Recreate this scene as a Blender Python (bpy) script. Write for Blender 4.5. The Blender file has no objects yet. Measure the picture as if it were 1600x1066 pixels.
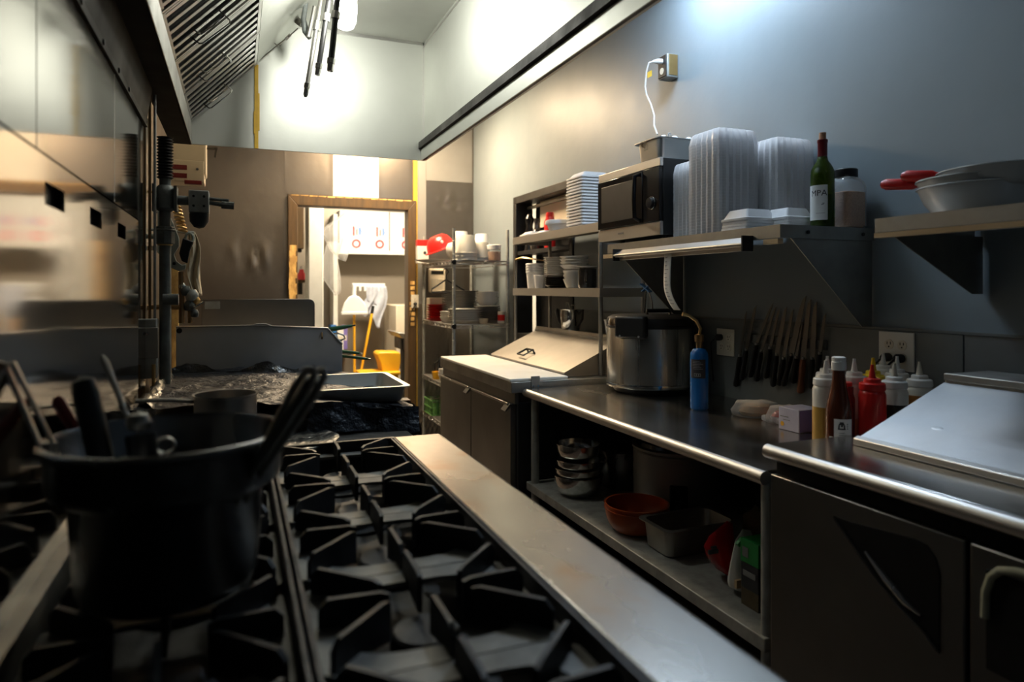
import bpy, math, random
from mathutils import Vector, Matrix
random.seed(7)
SC = bpy.context.scene
COL = SC.collection
PI = math.pi
# ---------------------------------------------------------------- camera
F, UV, VH, YAW = 1067.0, 800.0, 452.0, math.radians(21.95)
SA, CA, CZ = math.sin(YAW), math.cos(YAW), 1.34
cam = bpy.data.cameras.new('camera'); cam.sensor_fit = 'HORIZONTAL'; cam.sensor_width = 36.0
cam.lens = F/1600*36; cam.shift_y = -(533-VH)/1600; cam.clip_start = 0.02
cam.dof.use_dof = True; cam.dof.focus_distance = 2.7; cam.dof.aperture_fstop = 2.4
camo = bpy.data.objects.new('camera', cam); COL.objects.link(camo)
camo.location = (0, 0, CZ); camo.rotation_euler = (PI/2, 0, -YAW)
SC.camera = camo
# ---------------------------------------------------------------- world, exposure
w = bpy.data.worlds.new('world'); SC.world = w; w.use_nodes = True
w.node_tree.nodes['Background'].inputs[0].default_value = (0.55, 0.68, 0.85, 1)
w.node_tree.nodes['Background'].inputs[1].default_value = 0.02
SC.view_settings.view_transform = 'Standard'; SC.view_settings.look = 'None'
SC.view_settings.gamma = 1; SC.view_settings.exposure = 0.0; SC.view_settings.use_curve_mapping = False
SC.cycles.transparent_max_bounces = 40; SC.cycles.max_bounces = 10
SC.cycles.caustics_refractive = False; SC.cycles.caustics_reflective = True
SC.cycles.sample_clamp_indirect = 4.0
# lamp strengths (emission of the lamp meshes built further down)
E_TUBE, E_BULB, E_WARM, E_BACK, E_FILL = 235.0, 300.0, 138.0, 250.0, 1.8
C_TUBE, C_BULB, C_WARM, C_BACK, C_FILL = (0.66, 0.82, 1.0), (1.0, 1.0, 0.90), (1.0, 0.76, 0.48), (1.0, 0.86, 0.64), (0.55, 0.75, 1.0)

def at(u, v, X=None, Y=None, Z=None, D=None):
    """a photo pixel -> the point where its ray meets the plane X=, Y=, Z= or depth D="""
    s, t = (u-UV)/F, (VH-v)/F
    if X is not None: D = X/(SA+s*CA)
    elif Y is not None: D = Y/(CA-s*SA)
    elif Z is not None: D = (Z-CZ)/t
    return Vector((D*(SA+s*CA), D*(CA-s*SA), CZ+D*t))

# ---------------------------------------------------------------- mesh builder
class MB:
    def __init__(s): s.v = []; s.f = []
    def add(s, vs, fs):
        n = len(s.v); s.v += [Vector(p) for p in vs]; s.f += [tuple(i+n for i in f) for f in fs]; return s
    def box(s, x0, x1, y0, y1, z0, z1):
        return s.add([(x, y, z) for z in (z0, z1) for y in (y0, y1) for x in (x0, x1)],
                     [(0,2,3,1),(4,5,7,6),(0,1,5,4),(2,6,7,3),(0,4,6,2),(1,3,7,5)])
    def obox(s, c, ax, ay, az, hx, hy, hz):
        c, ax, ay, az = Vector(c), Vector(ax).normalized(), Vector(ay).normalized(), Vector(az).normalized()
        return s.add([c+ax*x*hx+ay*y*hy+az*z*hz for z in (-1,1) for y in (-1,1) for x in (-1,1)],
                     [(0,2,3,1),(4,5,7,6),(0,1,5,4),(2,6,7,3),(0,4,6,2),(1,3,7,5)])
    def bar(s, a, b, wd, th, up=(0,0,1)):
        a, b = Vector(a), Vector(b); d = (b-a).normalized(); sd = d.cross(Vector(up))
        if sd.length < 1e-5: sd = d.cross(Vector((1,0,0)))
        sd.normalize(); u2 = sd.cross(d)
        return s.obox((a+b)/2, d, sd, u2, (b-a).length/2, wd/2, th/2)
    def lathe(s, prof, c=(0,0,0), n=28, a0=0, a1=2*PI, cap=True, sx=1, sy=1, rot=None, sq=0):
        c = Vector(c); full = abs(a1-a0-2*PI) < 1e-6; m = n if full else n+1; vs = []
        for r, z in prof:
            for i in range(m):
                a = a0+(a1-a0)*i/n; ca, sa = math.cos(a), math.sin(a)
                if sq:
                    k = (abs(ca)**sq+abs(sa)**sq)**(-1/sq); ca *= k; sa *= k
                p = Vector((r*ca*sx, r*sa*sy, z))
                if rot is not None: p = rot @ p
                vs.append(c+p)
        fs = []
        for j in range(len(prof)-1):
            for i in range(n if full else n):
                k = (i+1) % m
                fs.append((j*m+i, j*m+k, (j+1)*m+k, (j+1)*m+i))
        if cap and full:
            if prof[0][0] > 1e-6: fs.append(tuple(reversed(range(m))))
            if prof[-1][0] > 1e-6: fs.append(tuple((len(prof)-1)*m+i for i in range(m)))
        return s.add(vs, fs)
    def tube(s, pts, r, n=8, closed=False, flat=1.0):
        pts = [Vector(p) for p in pts]; k = len(pts); rs = r if isinstance(r, (list, tuple)) else [r]*k
        vs = []; nrm = None
        for i, p in enumerate(pts):
            a = pts[(i-1) % k] if (closed or i > 0) else p; b = pts[(i+1) % k] if (closed or i < k-1) else p
            d = (b-a).normalized()
            if nrm is None:
                nrm = d.cross(Vector((0,0,1)))
                if nrm.length < 1e-3: nrm = d.cross(Vector((1,0,0)))
            nrm = (nrm-d*nrm.dot(d)).normalized(); bi = d.cross(nrm)
            vs += [p+(nrm*math.cos(2*PI*j/n)+bi*math.sin(2*PI*j/n)*flat)*rs[i] for j in range(n)]
        fs = []
        for i in range(k if closed else k-1):
            for j in range(n):
                a, b = i*n, ((i+1) % k)*n; q = (j+1) % n
                fs.append((a+j, a+q, b+q, b+j))
        if not closed: fs += [tuple(reversed(range(n))), tuple((k-1)*n+j for j in range(n))]
        return s.add(vs, fs)
    def prism(s, poly, axis, a, b):
        """poly: 2D points in the two remaining axes (x: y,z / y: x,z / z: x,y), extruded a..b along axis"""
        def P(p, t): return {'x': (t, p[0], p[1]), 'y': (p[0], t, p[1]), 'z': (p[0], p[1], t)}[axis]
        n = len(poly)
        vs = [P(p, a) for p in poly]+[P(p, b) for p in poly]
        fs = [tuple(reversed(range(n))), tuple(range(n, 2*n))]+[(i, (i+1) % n, n+(i+1) % n, n+i) for i in range(n)]
        return s.add(vs, fs)
    def grid(s, fn, nu, nv):
        vs = [fn(i/nu, j/nv) for j in range(nv+1) for i in range(nu+1)]
        return s.add(vs, [(j*(nu+1)+i, j*(nu+1)+i+1, (j+1)*(nu+1)+i+1, (j+1)*(nu+1)+i) for j in range(nv) for i in range(nu)])
    def plate(s, axis, a, b, u0, u1, v0, v1, holes):
        """a slab with rectangular holes (u0,u1,v0,v1)"""
        us = sorted({u0, u1}|{h[0] for h in holes}|{h[1] for h in holes}); vv = sorted({v0, v1}|{h[2] for h in holes}|{h[3] for h in holes})
        for i in range(len(us)-1):
            for j in range(len(vv)-1):
                cu, cv = (us[i]+us[i+1])/2, (vv[j]+vv[j+1])/2
                if any(h[0] < cu < h[1] and h[2] < cv < h[3] for h in holes): continue
                q = (us[i], us[i+1], vv[j], vv[j+1])
                if axis == 'x': s.box(a, b, *q)
                elif axis == 'y': s.box(q[0], q[1], a, b, q[2], q[3])
                else: s.box(*q, a, b)
        return s
    def move(s, d, rot=None):
        d = Vector(d); s.v = [(rot @ p if rot is not None else p)+d for p in s.v]; return s
    def dent(s, amp, sc, seed=0):
        from mathutils import noise
        o = Vector((seed*7.3, seed*3.1, seed*5.7))
        s.v = [p+noise.noise_vector(p*sc+o)*amp for p in s.v]; return s

WL = {}
def _link(name, mesh, parent):
    o = bpy.data.objects.new(name, mesh); COL.objects.link(o)
    if parent is not None: o.parent = parent
    return o
def T(name, label, cat, loc=(0,0,0), group=None, rz=0):
    o = bpy.data.objects.new(name, None); COL.objects.link(o); o.location = loc; o.rotation_euler = (0,0,rz)
    o.empty_display_size = 0.05; WL[o.name] = Vector(loc)
    o['label'] = label; o['category'] = cat
    if group: o['group'] = group
    return o
def part(name, mb, mat, parent=None, local=False, bevel=0, ang=35, solid=0, sub=0):
    """mesh from mb. world coords unless local; child of parent"""
    off = Vector((0,0,0)) if (local or parent is None) else WL.get(parent.name, Vector((0,0,0)))
    me = bpy.data.meshes.new(name); me.from_pydata([tuple(p-off) for p in mb.v], [], mb.f); me.update()
    me.polygons.foreach_set('use_smooth', [True]*len(me.polygons))
    try: me.set_sharp_from_angle(angle=math.radians(ang))
    except Exception: pass
    me.materials.append(M[mat])
    o = _link(name, me, parent)
    WL[o.name] = off
    if solid:
        m = o.modifiers.new('solid', 'SOLIDIFY'); m.thickness = solid; m.offset = -1
    if bevel:
        m = o.modifiers.new('bevel', 'BEVEL'); m.width = bevel; m.segments = 2; m.limit_method = 'ANGLE'; m.angle_limit = math.radians(40)
    if sub:
        m = o.modifiers.new('sub', 'SUBSURF'); m.levels = sub; m.render_levels = sub
    return o
def solo(name, mb, mat, label, cat, group=None, **k):
    """a thing that is one mesh; origin at its base centre"""
    xs = [p.x for p in mb.v]; ys = [p.y for p in mb.v]; z = min(p.z for p in mb.v)
    c = Vector(((min(xs)+max(xs))/2, (min(ys)+max(ys))/2, z))
    mb.v = [p-c for p in mb.v]
    o = part(name, mb, mat, None, True, **k); o.location = c; WL[o.name] = c
    o['label'] = label; o['category'] = cat
    if group: o['group'] = group
    return o
def struct(name, mb, mat, **k):
    o = part(name, mb, mat, **k); o['kind'] = 'structure'; return o
def dup(root, loc, rz=None, label=None, group=None):
    def cp(o, par):
        c = o.copy(); COL.objects.link(c)
        if par is not None:
            c.parent = par; c.matrix_parent_inverse = o.matrix_parent_inverse.copy()
        for ch in KIDS.get(o.name, []) : cp(ch, c)
        return c
    KIDS = {}
    for o in [root]+list(root.children_recursive):
        KIDS[o.name] = [x for x in o.children]
    r = cp(root, None); r.location = loc; WL[r.name] = Vector(loc)
    if rz is not None: r.rotation_euler = (0,0,rz)
    if label: r['label'] = label
    if group: r['group'] = group
    return r
def nth(k, n):
    if k == 0: return 'bottom one'
    if k == n-1: return 'topmost one'
    w_ = ['second','third','fourth','fifth','sixth','seventh','eighth','ninth','tenth','eleventh','twelfth','thirteenth','fourteenth','fifteenth','sixteenth','seventeenth','eighteenth','nineteenth','twentieth']
    if k <= n//2: return (w_[k-1] if k-1 < len(w_) else str(k+1)+'th')+' from the bottom'
    return (w_[n-1-k-1] if n-k-2 < len(w_) else str(n-k)+'th')+' from the top'
def text_mb(txt, size, at_fn):
    """flat letters mapped through at_fn(x, y) -> world point; centred"""
    cu = bpy.data.curves.new('t', 'FONT'); cu.body = txt; cu.size = size; cu.align_x = 'CENTER'; cu.resolution_u = 2
    ob = bpy.data.objects.new('t', cu); COL.objects.link(ob)
    dg = bpy.context.evaluated_depsgraph_get(); me = bpy.data.meshes.new_from_object(ob.evaluated_get(dg))
    mb = MB(); mb.add([at_fn(p.co.x, p.co.y) for p in me.vertices], [tuple(f.vertices) for f in me.polygons])
    bpy.data.objects.remove(ob); bpy.data.curves.remove(cu); bpy.data.meshes.remove(me)
    return mb

# ---------------------------------------------------------------- materials
M = {}
def _new(name):
    m = bpy.data.materials.new(name); m.use_nodes = True; M[name] = m
    nt = m.node_tree; return nt, nt.nodes['Principled BSDF']
def _noise(nt, scale, stretch=(1,1,1), detail=4, rough=.55):
    tc = nt.nodes.new('ShaderNodeTexCoord'); mp = nt.nodes.new('ShaderNodeMapping'); no = nt.nodes.new('ShaderNodeTexNoise')
    mp.inputs['Scale'].default_value = stretch; no.inputs['Scale'].default_value = scale; no.inputs['Detail'].default_value = detail
    no.inputs['Roughness'].default_value = rough
    nt.links.new(tc.outputs['Object'], mp.inputs['Vector']); nt.links.new(mp.outputs['Vector'], no.inputs['Vector'])
    return no.outputs['Fac']
def _ramp(nt, fac, c0, c1, p0=.3, p1=.7):
    r = nt.nodes.new('ShaderNodeValToRGB'); r.color_ramp.elements[0].position = p0; r.color_ramp.elements[1].position = p1
    r.color_ramp.elements[0].color = (*c0, 1); r.color_ramp.elements[1].color = (*c1, 1)
    nt.links.new(fac, r.inputs['Fac']); return r.outputs['Color']
def _range(nt, fac, a, b, lo=.3, hi=.7):
    r = nt.nodes.new('ShaderNodeMapRange'); r.inputs[1].default_value = lo; r.inputs[2].default_value = hi
    r.inputs[3].default_value = a; r.inputs[4].default_value = b; nt.links.new(fac, r.inputs[0]); return r.outputs[0]
def _bump(nt, b, fac, strength, dist=.01):
    n = nt.nodes.new('ShaderNodeBump'); n.inputs['Strength'].default_value = strength; n.inputs['Distance'].default_value = dist
    nt.links.new(fac, n.inputs['Height']); nt.links.new(n.outputs['Normal'], b.inputs['Normal'])
def mat(name, c0, c1=None, rough=.5, r1=None, metal=0, scale=8, stretch=(1,1,1), bump=0, bscale=None, bstretch=None, spec=.5, coat=0, dist=.01, p0=.3, p1=.7, sss=0):
    nt, b = _new(name)
    f = _noise(nt, scale, stretch)
    nt.links.new(_ramp(nt, f, c0, c1 or tuple(x*.85 for x in c0), p0, p1), b.inputs['Base Color'])
    b.inputs['Metallic'].default_value = metal; b.inputs['Specular IOR Level'].default_value = spec
    nt.links.new(_range(nt, f, rough, r1 if r1 is not None else rough*1.2), b.inputs['Roughness'])
    if coat: b.inputs['Coat Weight'].default_value = coat
    if bump: _bump(nt, b, _noise(nt, bscale or scale*4, bstretch or stretch), bump, dist)
    return name
def emit(name, col, e):
    nt, b = _new(name)
    b.inputs['Base Color'].default_value = (.9, .9, .9, 1)
    b.inputs['Emission Color'].default_value = (*col, 1); b.inputs['Emission Strength'].default_value = e
def glassy(name, col, rough=.05, alpha=.25, tint=(1,1,1), milky=0):
    """thin clear plastic / glass: see-through mixed with a shiny coat"""
    nt, b = _new(name)
    b.inputs['Base Color'].default_value = (*col, 1); b.inputs['Roughness'].default_value = rough; b.inputs['Alpha'].default_value = 1
    tr = nt.nodes.new('ShaderNodeBsdfTransparent'); tr.inputs[0].default_value = (*tint, 1)
    mx = nt.nodes.new('ShaderNodeMixShader'); lw = nt.nodes.new('ShaderNodeLayerWeight'); lw.inputs[0].default_value = .35
    fac = _range(nt, lw.outputs['Facing'], alpha, min(1, alpha+.5), 0, 1)
    sh = b.outputs[0]
    if milky:                                          # scattering plastic: part of the light passes through the sheet
        tl = nt.nodes.new('ShaderNodeBsdfTranslucent'); tl.inputs[0].default_value = (*col, 1)
        m2 = nt.nodes.new('ShaderNodeMixShader'); m2.inputs[0].default_value = milky
        nt.links.new(b.outputs[0], m2.inputs[1]); nt.links.new(tl.outputs[0], m2.inputs[2]); sh = m2.outputs[0]
    nt.links.new(fac, mx.inputs[0]); nt.links.new(tr.outputs[0], mx.inputs[1]); nt.links.new(sh, mx.inputs[2])
    nt.links.new(mx.outputs[0], nt.nodes['Material Output'].inputs['Surface'])

S = (.60, .585, .56)
mat('steel', S, (.50, .485, .46), .24, .40, 1, 3, (1,1,1), .06, 60, (1, 1, 1), dist=.002)
mat('steel_vertical', (.62,.61,.59), (.52,.51,.49), .22, .36, 1, 2.2, (1,1,1), .12, 40, (14, 14, .6), dist=.002)
mat('steel_length', (.60,.585,.56), (.47,.455,.43), .36, .50, 1, 3, (1,.4,1), .10, 50, (14, .5, 14), dist=.002)
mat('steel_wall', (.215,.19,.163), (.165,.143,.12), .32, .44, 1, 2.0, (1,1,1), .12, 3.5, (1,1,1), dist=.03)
mat('steel_mirror', (.45,.425,.395), (.39,.365,.335), .06, .10, 1, 1.5, (1,1,1), .015, 2.0, (1,1,1), dist=.02)
mat('steel_hood', (.66,.67,.63), (.60,.61,.57), .50, .60, 1, 2.0, (1,1,1), .10, 5, (1,1,1), dist=.02)
mat('steel_dull', (.42,.41,.38), (.30,.29,.27), .38, .6, 1, 6, (1,1,1), .15, 40, dist=.003)
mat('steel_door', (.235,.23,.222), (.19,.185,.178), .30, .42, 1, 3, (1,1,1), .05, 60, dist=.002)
mat('steel_rail', (.36,.345,.325), (.28,.265,.24), .22, .36, 1, 5, (1,.5,1), .06, 60, dist=.002)
mat('chrome', (.75,.75,.73), (.66,.66,.64), .10, .2, 1, 5)
mat('pot_steel', (.27,.27,.275), (.21,.21,.215), .20, .34, 1, 4, (1,1,.4))
mat('galvanised', (.42,.43,.41), (.25,.257,.24), .45, .65, .35, 14, (1,1,1), .1)
mat('grey_pipe', (.14,.155,.15), (.085,.092,.088), .5, .7, .3, 20, (1,1,1), .3, 40)
mat('iron', (.030,.030,.031), (.015,.015,.015), .42, .62, .35, 12, (1,1,1), .25, 60, dist=.004)
mat('iron_plate', (.30,.29,.265), (.09,.087,.078), .50, .75, .55, 7, (1,1,1), .3, 40, dist=.004)
mat('black', (.012,.012,.012), (.008,.008,.008), .6, spec=.15)
mat('black_gloss', (.008,.008,.009), (.006,.006,.007), .14, .2, spec=.3)
mat('black_plastic', (.018,.018,.019), (.012,.012,.012), .38, .48, spec=.35)
mat('grime_and_shade', (.045,.040,.033), (.020,.018,.015), .5, .7, .2, 6, (1,1,1), .2)
mat('trough', (.050,.040,.028), (.030,.024,.017), .55, .7, 0, 5, spec=.08)
mat('steel_lid', (.40,.375,.34), (.33,.31,.28), .34, .46, 1, 4)
mat('steel_brush', (.62,.61,.58), (.55,.54,.51), .24, .34, 1, 3, (10,10,.3))
mat('steel_table', (.52,.51,.49), (.44,.43,.41), .15, .28, 1, 4, (1,.5,1), .03, 30, dist=.002)
mat('steel_scuffed', (.60,.61,.62), (.52,.53,.54), .40, .56, 1, 5, (1,1,1), .08, 40, dist=.002)
mat('steel_back', (.30,.26,.215), (.27,.235,.19), .4, .5, .6, 2)
mat('cover', (.018,.021,.028), (.010,.012,.016), .36, .52, 0, 9, (1,1,1), .9, 22, (1,1,1), dist=.02, spec=.25)
mat('foil', (.34,.33,.31), (.14,.135,.125), .20, .40, .9, 8, (1,1,1), 1.0, 30, (1,1,1), dist=.015)
mat('wall_paint', (.215,.255,.280), (.185,.222,.246), .40, .52, 0, 1.6, (1,1,1), .15, 4, dist=.02, spec=.35)
mat('dado', (.17,.185,.185), (.125,.137,.137), .32, .5, .3, 4, (1,1,1), .1, 20)
mat('wall_back', (.62,.57,.49), (.54,.49,.41), .5, .6, 0, 2)
mat('cream', (.70,.62,.48), (.60,.52,.40), .6, .7, 0, 5)
mat('white_enamel_and_glare', (.80,.77,.70), (.74,.70,.62), .30, .4, 0, 3)
mat('floor_tile', (.060,.045,.036), (.030,.024,.020), .35, .6, 0, 5, (1,1,1), .2, 30)
mat('ceiling_paint', (.42,.41,.39), (.36,.35,.33), .8)
mat('wood_frame', (.095,.053,.017), (.050,.028,.010), .4, .6, 0, 5, (6,6,.7), .2, 30)
mat('wood_bare', (.70,.44,.14), (.42,.24,.07), .55, .75, 0, 22, (1,1,.5), .4, 40, p0=.42, p1=.58)
mat('wood_pale', (.62,.46,.27), (.50,.35,.19), .5, .6, 0, 6, (8,1,8))
mat('wood_handle', (.22,.075,.03), (.13,.04,.016), .4)
mat('yellow_seal', (.75,.47,.04), (.55,.33,.03), .4, .6, 0, 14)
mat('foam', (.86,.86,.87), (.82,.82,.83), .55, .65, 0, 20)
mat('white_plastic', (.80,.79,.76), (.75,.74,.71), .35, .45)
mat('board', (.82,.80,.74), (.74,.71,.63), .45, .55, 0, 5)
mat('ceramic', (.70,.68,.63), (.64,.62,.57), .12, .2, 0, 5)
mat('ceramic_grey', (.46,.47,.46), (.40,.41,.40), .14, .22, 0, 4)
mat('ceramic_dark', (.03,.025,.022), (.02,.018,.016), .15)
mat('red_plastic', (.62,.018,.014), (.52,.012,.010), .28, .36)
mat('red_gloss', (.55,.014,.016), (.38,.010,.012), .12, .2)
mat('red_dark', (.20,.010,.012), (.14,.008,.009), .4)
mat('yellow_plastic', (.85,.46,.02), (.78,.38,.015), .35)
mat('yellow_tip', (.80,.58,.02), (.74,.50,.02), .35)
mat('orange_bowl', (.46,.085,.018), (.30,.05,.012), .3, .4)
mat('translucent', (.62,.60,.54), (.56,.54,.48), .35, .42)
mat('sauce_mustard', (.50,.30,.055), (.42,.24,.04), .3)
mat('sauce_dark', (.020,.014,.010), (.012,.009,.007), .25)
mat('sauce_brown', (.34,.14,.035), (.27,.10,.025), .3)
mat('sauce_cream', (.50,.40,.22), (.44,.34,.18), .3)
mat('hot_glass', (.085,.018,.006), (.060,.012,.004), .08, .12, coat=.5)
mat('paper', (.72,.70,.66), (.66,.64,.60), .7)
mat('label_paper', (.84,.84,.83), (.76,.76,.75), .6)
mat('paper_purple', (.52,.50,.62), (.46,.44,.58), .5)
mat('purple', (.20,.15,.42), (.16,.12,.36), .5)
mat('ink', (.02,.02,.025), (.02,.02,.025), .6)
mat('ink_grey', (.22,.22,.22), (.22,.22,.22), .6)
mat('ink_red', (.75,.06,.07), (.70,.05,.06), .6)
mat('ink_blue', (.10,.22,.60), (.08,.2,.55), .6)
mat('blue_can', (.010,.13,.42), (.008,.10,.34), .22, .3)
mat('blue_tape', (.02,.13,.36), (.015,.10,.30), .6)
mat('brass', (.62,.42,.18), (.5,.32,.12), .3, .4, 1)
mat('bronze', (.40,.26,.13), (.30,.19,.09), .3, .4, 1)
mat('green_plastic', (.02,.12,.07), (.015,.09,.05), .35)
mat('green_crate', (.10,.26,.06), (.06,.16,.04), .5)
mat('green_print', (.02,.28,.06), (.015,.2,.045), .4)
mat('ivory', (.62,.58,.48), (.55,.51,.42), .4)
mat('ivory_bright', (.72,.66,.54), (.66,.60,.48), .4)
mat('cork', (.42,.22,.12), (.34,.17,.09), .7, .8, 0, 60)
mat('wine_foil', (.20,.012,.016), (.15,.010,.012), .3)
mat('spice', (.66,.38,.21), (.48,.25,.13), .8, .9, 0, 160, bump=.4, bscale=200)
mat('cloth_grey', (.52,.54,.60), (.40,.42,.50), .9, .95, 0, 20, (1,1,1), .2, 120)
mat('cloth_cream', (.66,.58,.44), (.54,.46,.33), .9)
mat('grey_bracket', (.36,.40,.36), (.30,.34,.30), .4, .5)
mat('bun', (.50,.33,.18), (.36,.22,.11), .7)
mat('meat', (.45,.05,.04), (.28,.03,.025), .35)
mat('brown_bag', (.10,.070,.035), (.06,.045,.022), .8)
mat('handle_pale', (.42,.44,.34), (.36,.38,.29), .4)
mat('blade', (.22,.21,.195), (.16,.155,.145), .28, .4, 1, 10, (1,1,.3))
mat('tan_side', (.34,.33,.31), (.29,.28,.26), .4, .5, .5, 3)
mat('white_wall', (.70,.68,.62), (.62,.60,.54), .5)
glassy('clear_plastic', (.98,.98,.99), .22, .42, milky=.35)
glassy('frost_plastic', (.93,.93,.96), .25, .35, milky=.45)
glassy('bag_plastic', (.88,.86,.83), .28, .20, milky=.4)
_nt = M['bag_plastic'].node_tree; _bump(_nt, _nt.nodes['Principled BSDF'], _noise(_nt, 14, (1,1,.5), 5), 1.0, .05)
glassy('glass_lamp', (.9,.9,.9), .03, .06)
glassy('glass_jar', (.72,.76,.78), .05, .14)
glassy('glass_green', (.045,.085,.008), .06, .55, (.46,.48,.09))
glassy('wrap', (.80,.78,.76), .15, .22)
emit('tube_light', C_TUBE, E_TUBE); emit('bulb_light', C_BULB, E_BULB); emit('warm_light', C_WARM, E_WARM)
emit('back_light', C_BACK, E_BACK); emit('near_fill_light', C_FILL, E_FILL)
# diamond plate
nt, b = _new('diamond_plate')
b.inputs['Base Color'].default_value = (.50,.46,.40,1); b.inputs['Metallic'].default_value = 1; b.inputs['Roughness'].default_value = .35
tc = nt.nodes.new('ShaderNodeTexCoord'); mp = nt.nodes.new('ShaderNodeMapping'); mp.inputs['Rotation'].default_value = (0, PI/4, 0)
ck = nt.nodes.new('ShaderNodeTexVoronoi'); ck.inputs['Scale'].default_value = 34; ck.inputs['Randomness'].default_value = 0
mp.inputs['Scale'].default_value = (1, 1, .45)
nt.links.new(tc.outputs['Object'], mp.inputs['Vector']); nt.links.new(mp.outputs['Vector'], ck.inputs['Vector'])
_bump(nt, b, ck.outputs['Distance'], .8, .01)
# stained stainless for the range's front rail
nt = M['steel_rail'].node_tree; b = nt.nodes['Principled BSDF']
# brown heat stains on the range's front rail (own shape, stay put)
mx = nt.nodes.new('ShaderNodeMixRGB'); base = b.inputs['Base Color'].links[0].from_socket
sn = _noise(nt, 5.5, (1.2,1,1), 3, .5); sf = _range(nt, sn, 0, .75, .56, .72)
nt.links.new(sf, mx.inputs[0]); nt.links.new(base, mx.inputs[1]); mx.inputs[2].default_value = (.30,.17,.07,1)
nt.links.new(mx.outputs[0], b.inputs['Base Color'])

# ================================================================ THE SETTING
YF, XW = 5.90, 2.00
struct('floor', MB().box(-.5, 2.1, -2.3, YF, -.05, 0), 'floor_tile')
struct('floor', MB().box(-.4, 3.0, YF, 8.5, -.05, 0), 'floor_tile')
struct('ceiling', MB().box(-.5, 2.1, -2.3, YF+.1, 2.95, 3.0), 'ceiling_paint')
struct('ceiling', MB().box(-.4, 3.0, YF+.1, 8.5, 2.75, 2.8), 'ceiling_paint')
struct('wall_near', MB().box(-.5, 2.1, -2.35, -2.25, 0, 2.95), 'wall_paint')
wr = struct('wall_right', MB().plate('x', XW, XW+.12, -2.3, YF, 0, 2.95, [(3.95, 4.86, 1.0, 2.0)]), 'wall_paint')
for k, (y0, y1) in enumerate([(-.3, 1.372), (1.376, 2.62), (2.624, 3.9)]):
    part('panel', MB().box(XW-.006, XW+.01, y0, y1, 0, 1.205), 'dado', wr, bevel=.002)
part('ledge', MB().box(XW-.008, XW+.01, -.3, 3.9, 1.206, 1.214), 'dado', wr)
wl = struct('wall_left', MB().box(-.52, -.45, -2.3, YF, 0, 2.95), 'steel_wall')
for y0, y1 in [(-1.6, -.2), (-.197, .534), (.537, 1.265), (1.268, 1.998), (2.001, 2.64)]:
    part('panel', MB().box(-.449, -.29, y0, y1, 0, 2.0), 'steel_mirror', wl, bevel=.002)
# far wall with the doorway
DX0, DX1, DZ = .464, 1.385, 2.03
part('panel', MB().box(-.449, -.318, 2.643, 3.02, 0, 2.0), 'steel_wall', wl, bevel=.002)
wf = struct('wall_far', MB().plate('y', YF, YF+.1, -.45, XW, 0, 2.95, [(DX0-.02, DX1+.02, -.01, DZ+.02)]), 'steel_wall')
from mathutils import noise as nz
def wpanel(x0, x1, z0, z1, m, amp=.004, dent=None, y=YF):
    def fn(u, v):
        x, z = x0+(x1-x0)*u, z0+(z1-z0)*v; e = min(u, 1-u, v, 1-v)
        d = 0
        for (cx, cz, r, a) in (dent or []):
            q = ((x-cx)**2+((z-cz)*1.6)**2)/(r*r); d += a*math.exp(-q)*nz.noise(Vector((x*16, z*26, cx*9)))*2.2
        return Vector((x, y-.006-min(1, e*12)*(amp*.45*math.sin(3.1*x+2.3*z)*math.sin(4*z+1)+d), z))
    return MB().grid(fn, 40, 40)
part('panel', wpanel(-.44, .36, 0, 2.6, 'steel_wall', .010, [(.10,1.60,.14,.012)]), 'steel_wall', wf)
part('panel', wpanel(.362, .75, 2.125, 2.6, 'steel_wall', .005), 'steel_wall', wf)
part('panel', wpanel(.752, 1.135, 2.125, 2.6, 'white_enamel_and_glare', .002), 'white_enamel_and_glare', wf)  # white colour stands in for a bright reflection on this stainless panel
part('panel', wpanel(1.137, 1.43, 2.125, 2.6, 'steel_wall', .006), 'steel_wall', wf)
part('panel', wpanel(1.475, 1.555, 0, 2.6, 'steel_wall', .002), 'tan_side', wf)
part('panel', wpanel(1.557, 1.985, 1.22, 2.30, 'steel_wall', .010, [(1.78,2.12,.16,.005)]), 'steel_wall', wf)
part('panel', wpanel(1.557, 1.985, 2.305, 2.9, 'tan_side', .002), 'tan_side', wf)
part('panel', MB().box(1.478, 1.985, YF-.012, YF-.006, 0, 1.21), 'diamond_plate', wf)
struct('trim_1', MB().box(1.437, 1.472, YF-.025, YF-.002, .2, 2.55), 'yellow_seal')
# door frame
dr = struct('door_1', MB().prism([(DX0-.075,DZ+.085),(DX1+.075,DZ+.085),(DX1,DZ),(DX0,DZ)], 'y', YF-.045, YF+.10), 'wood_frame', bevel=.004)
for (xo, xi) in ((DX0-.075, DX0), (DX1+.075, DX1)):
    part('jamb', MB().prism([(xo,DZ+.085),(xi,DZ),(xi,0),(xo,0)], 'y', YF-.044, YF+.10), 'wood_frame', dr, bevel=.004)
bare = MB()
for k in range(24):                                    # paint worn off the left jamb's lower half
    z = .62+k*.045; wv = .026+.010*random.random()
    bare.box(DX0-.072+.012*random.random(), DX0-.072+2*wv, YF-.0475, YF-.043, z, z+.046)
part('worn_wood', bare, 'wood_bare', dr)
bare = MB()
for k in range(9):
    z = 1.02+k*.045; bare.box(DX1+.012+.012*random.random(), DX1+.05+.015*random.random(), YF-.0475, YF-.043, z, z+.03)
for k in range(14):
    x = DX0-.05+k*.072; bare.box(x, x+.062, YF-.047, YF-.043, DZ+.074+.006*random.random(), DZ+.0855)
part('worn_wood', bare, 'wood_bare', dr)
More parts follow.
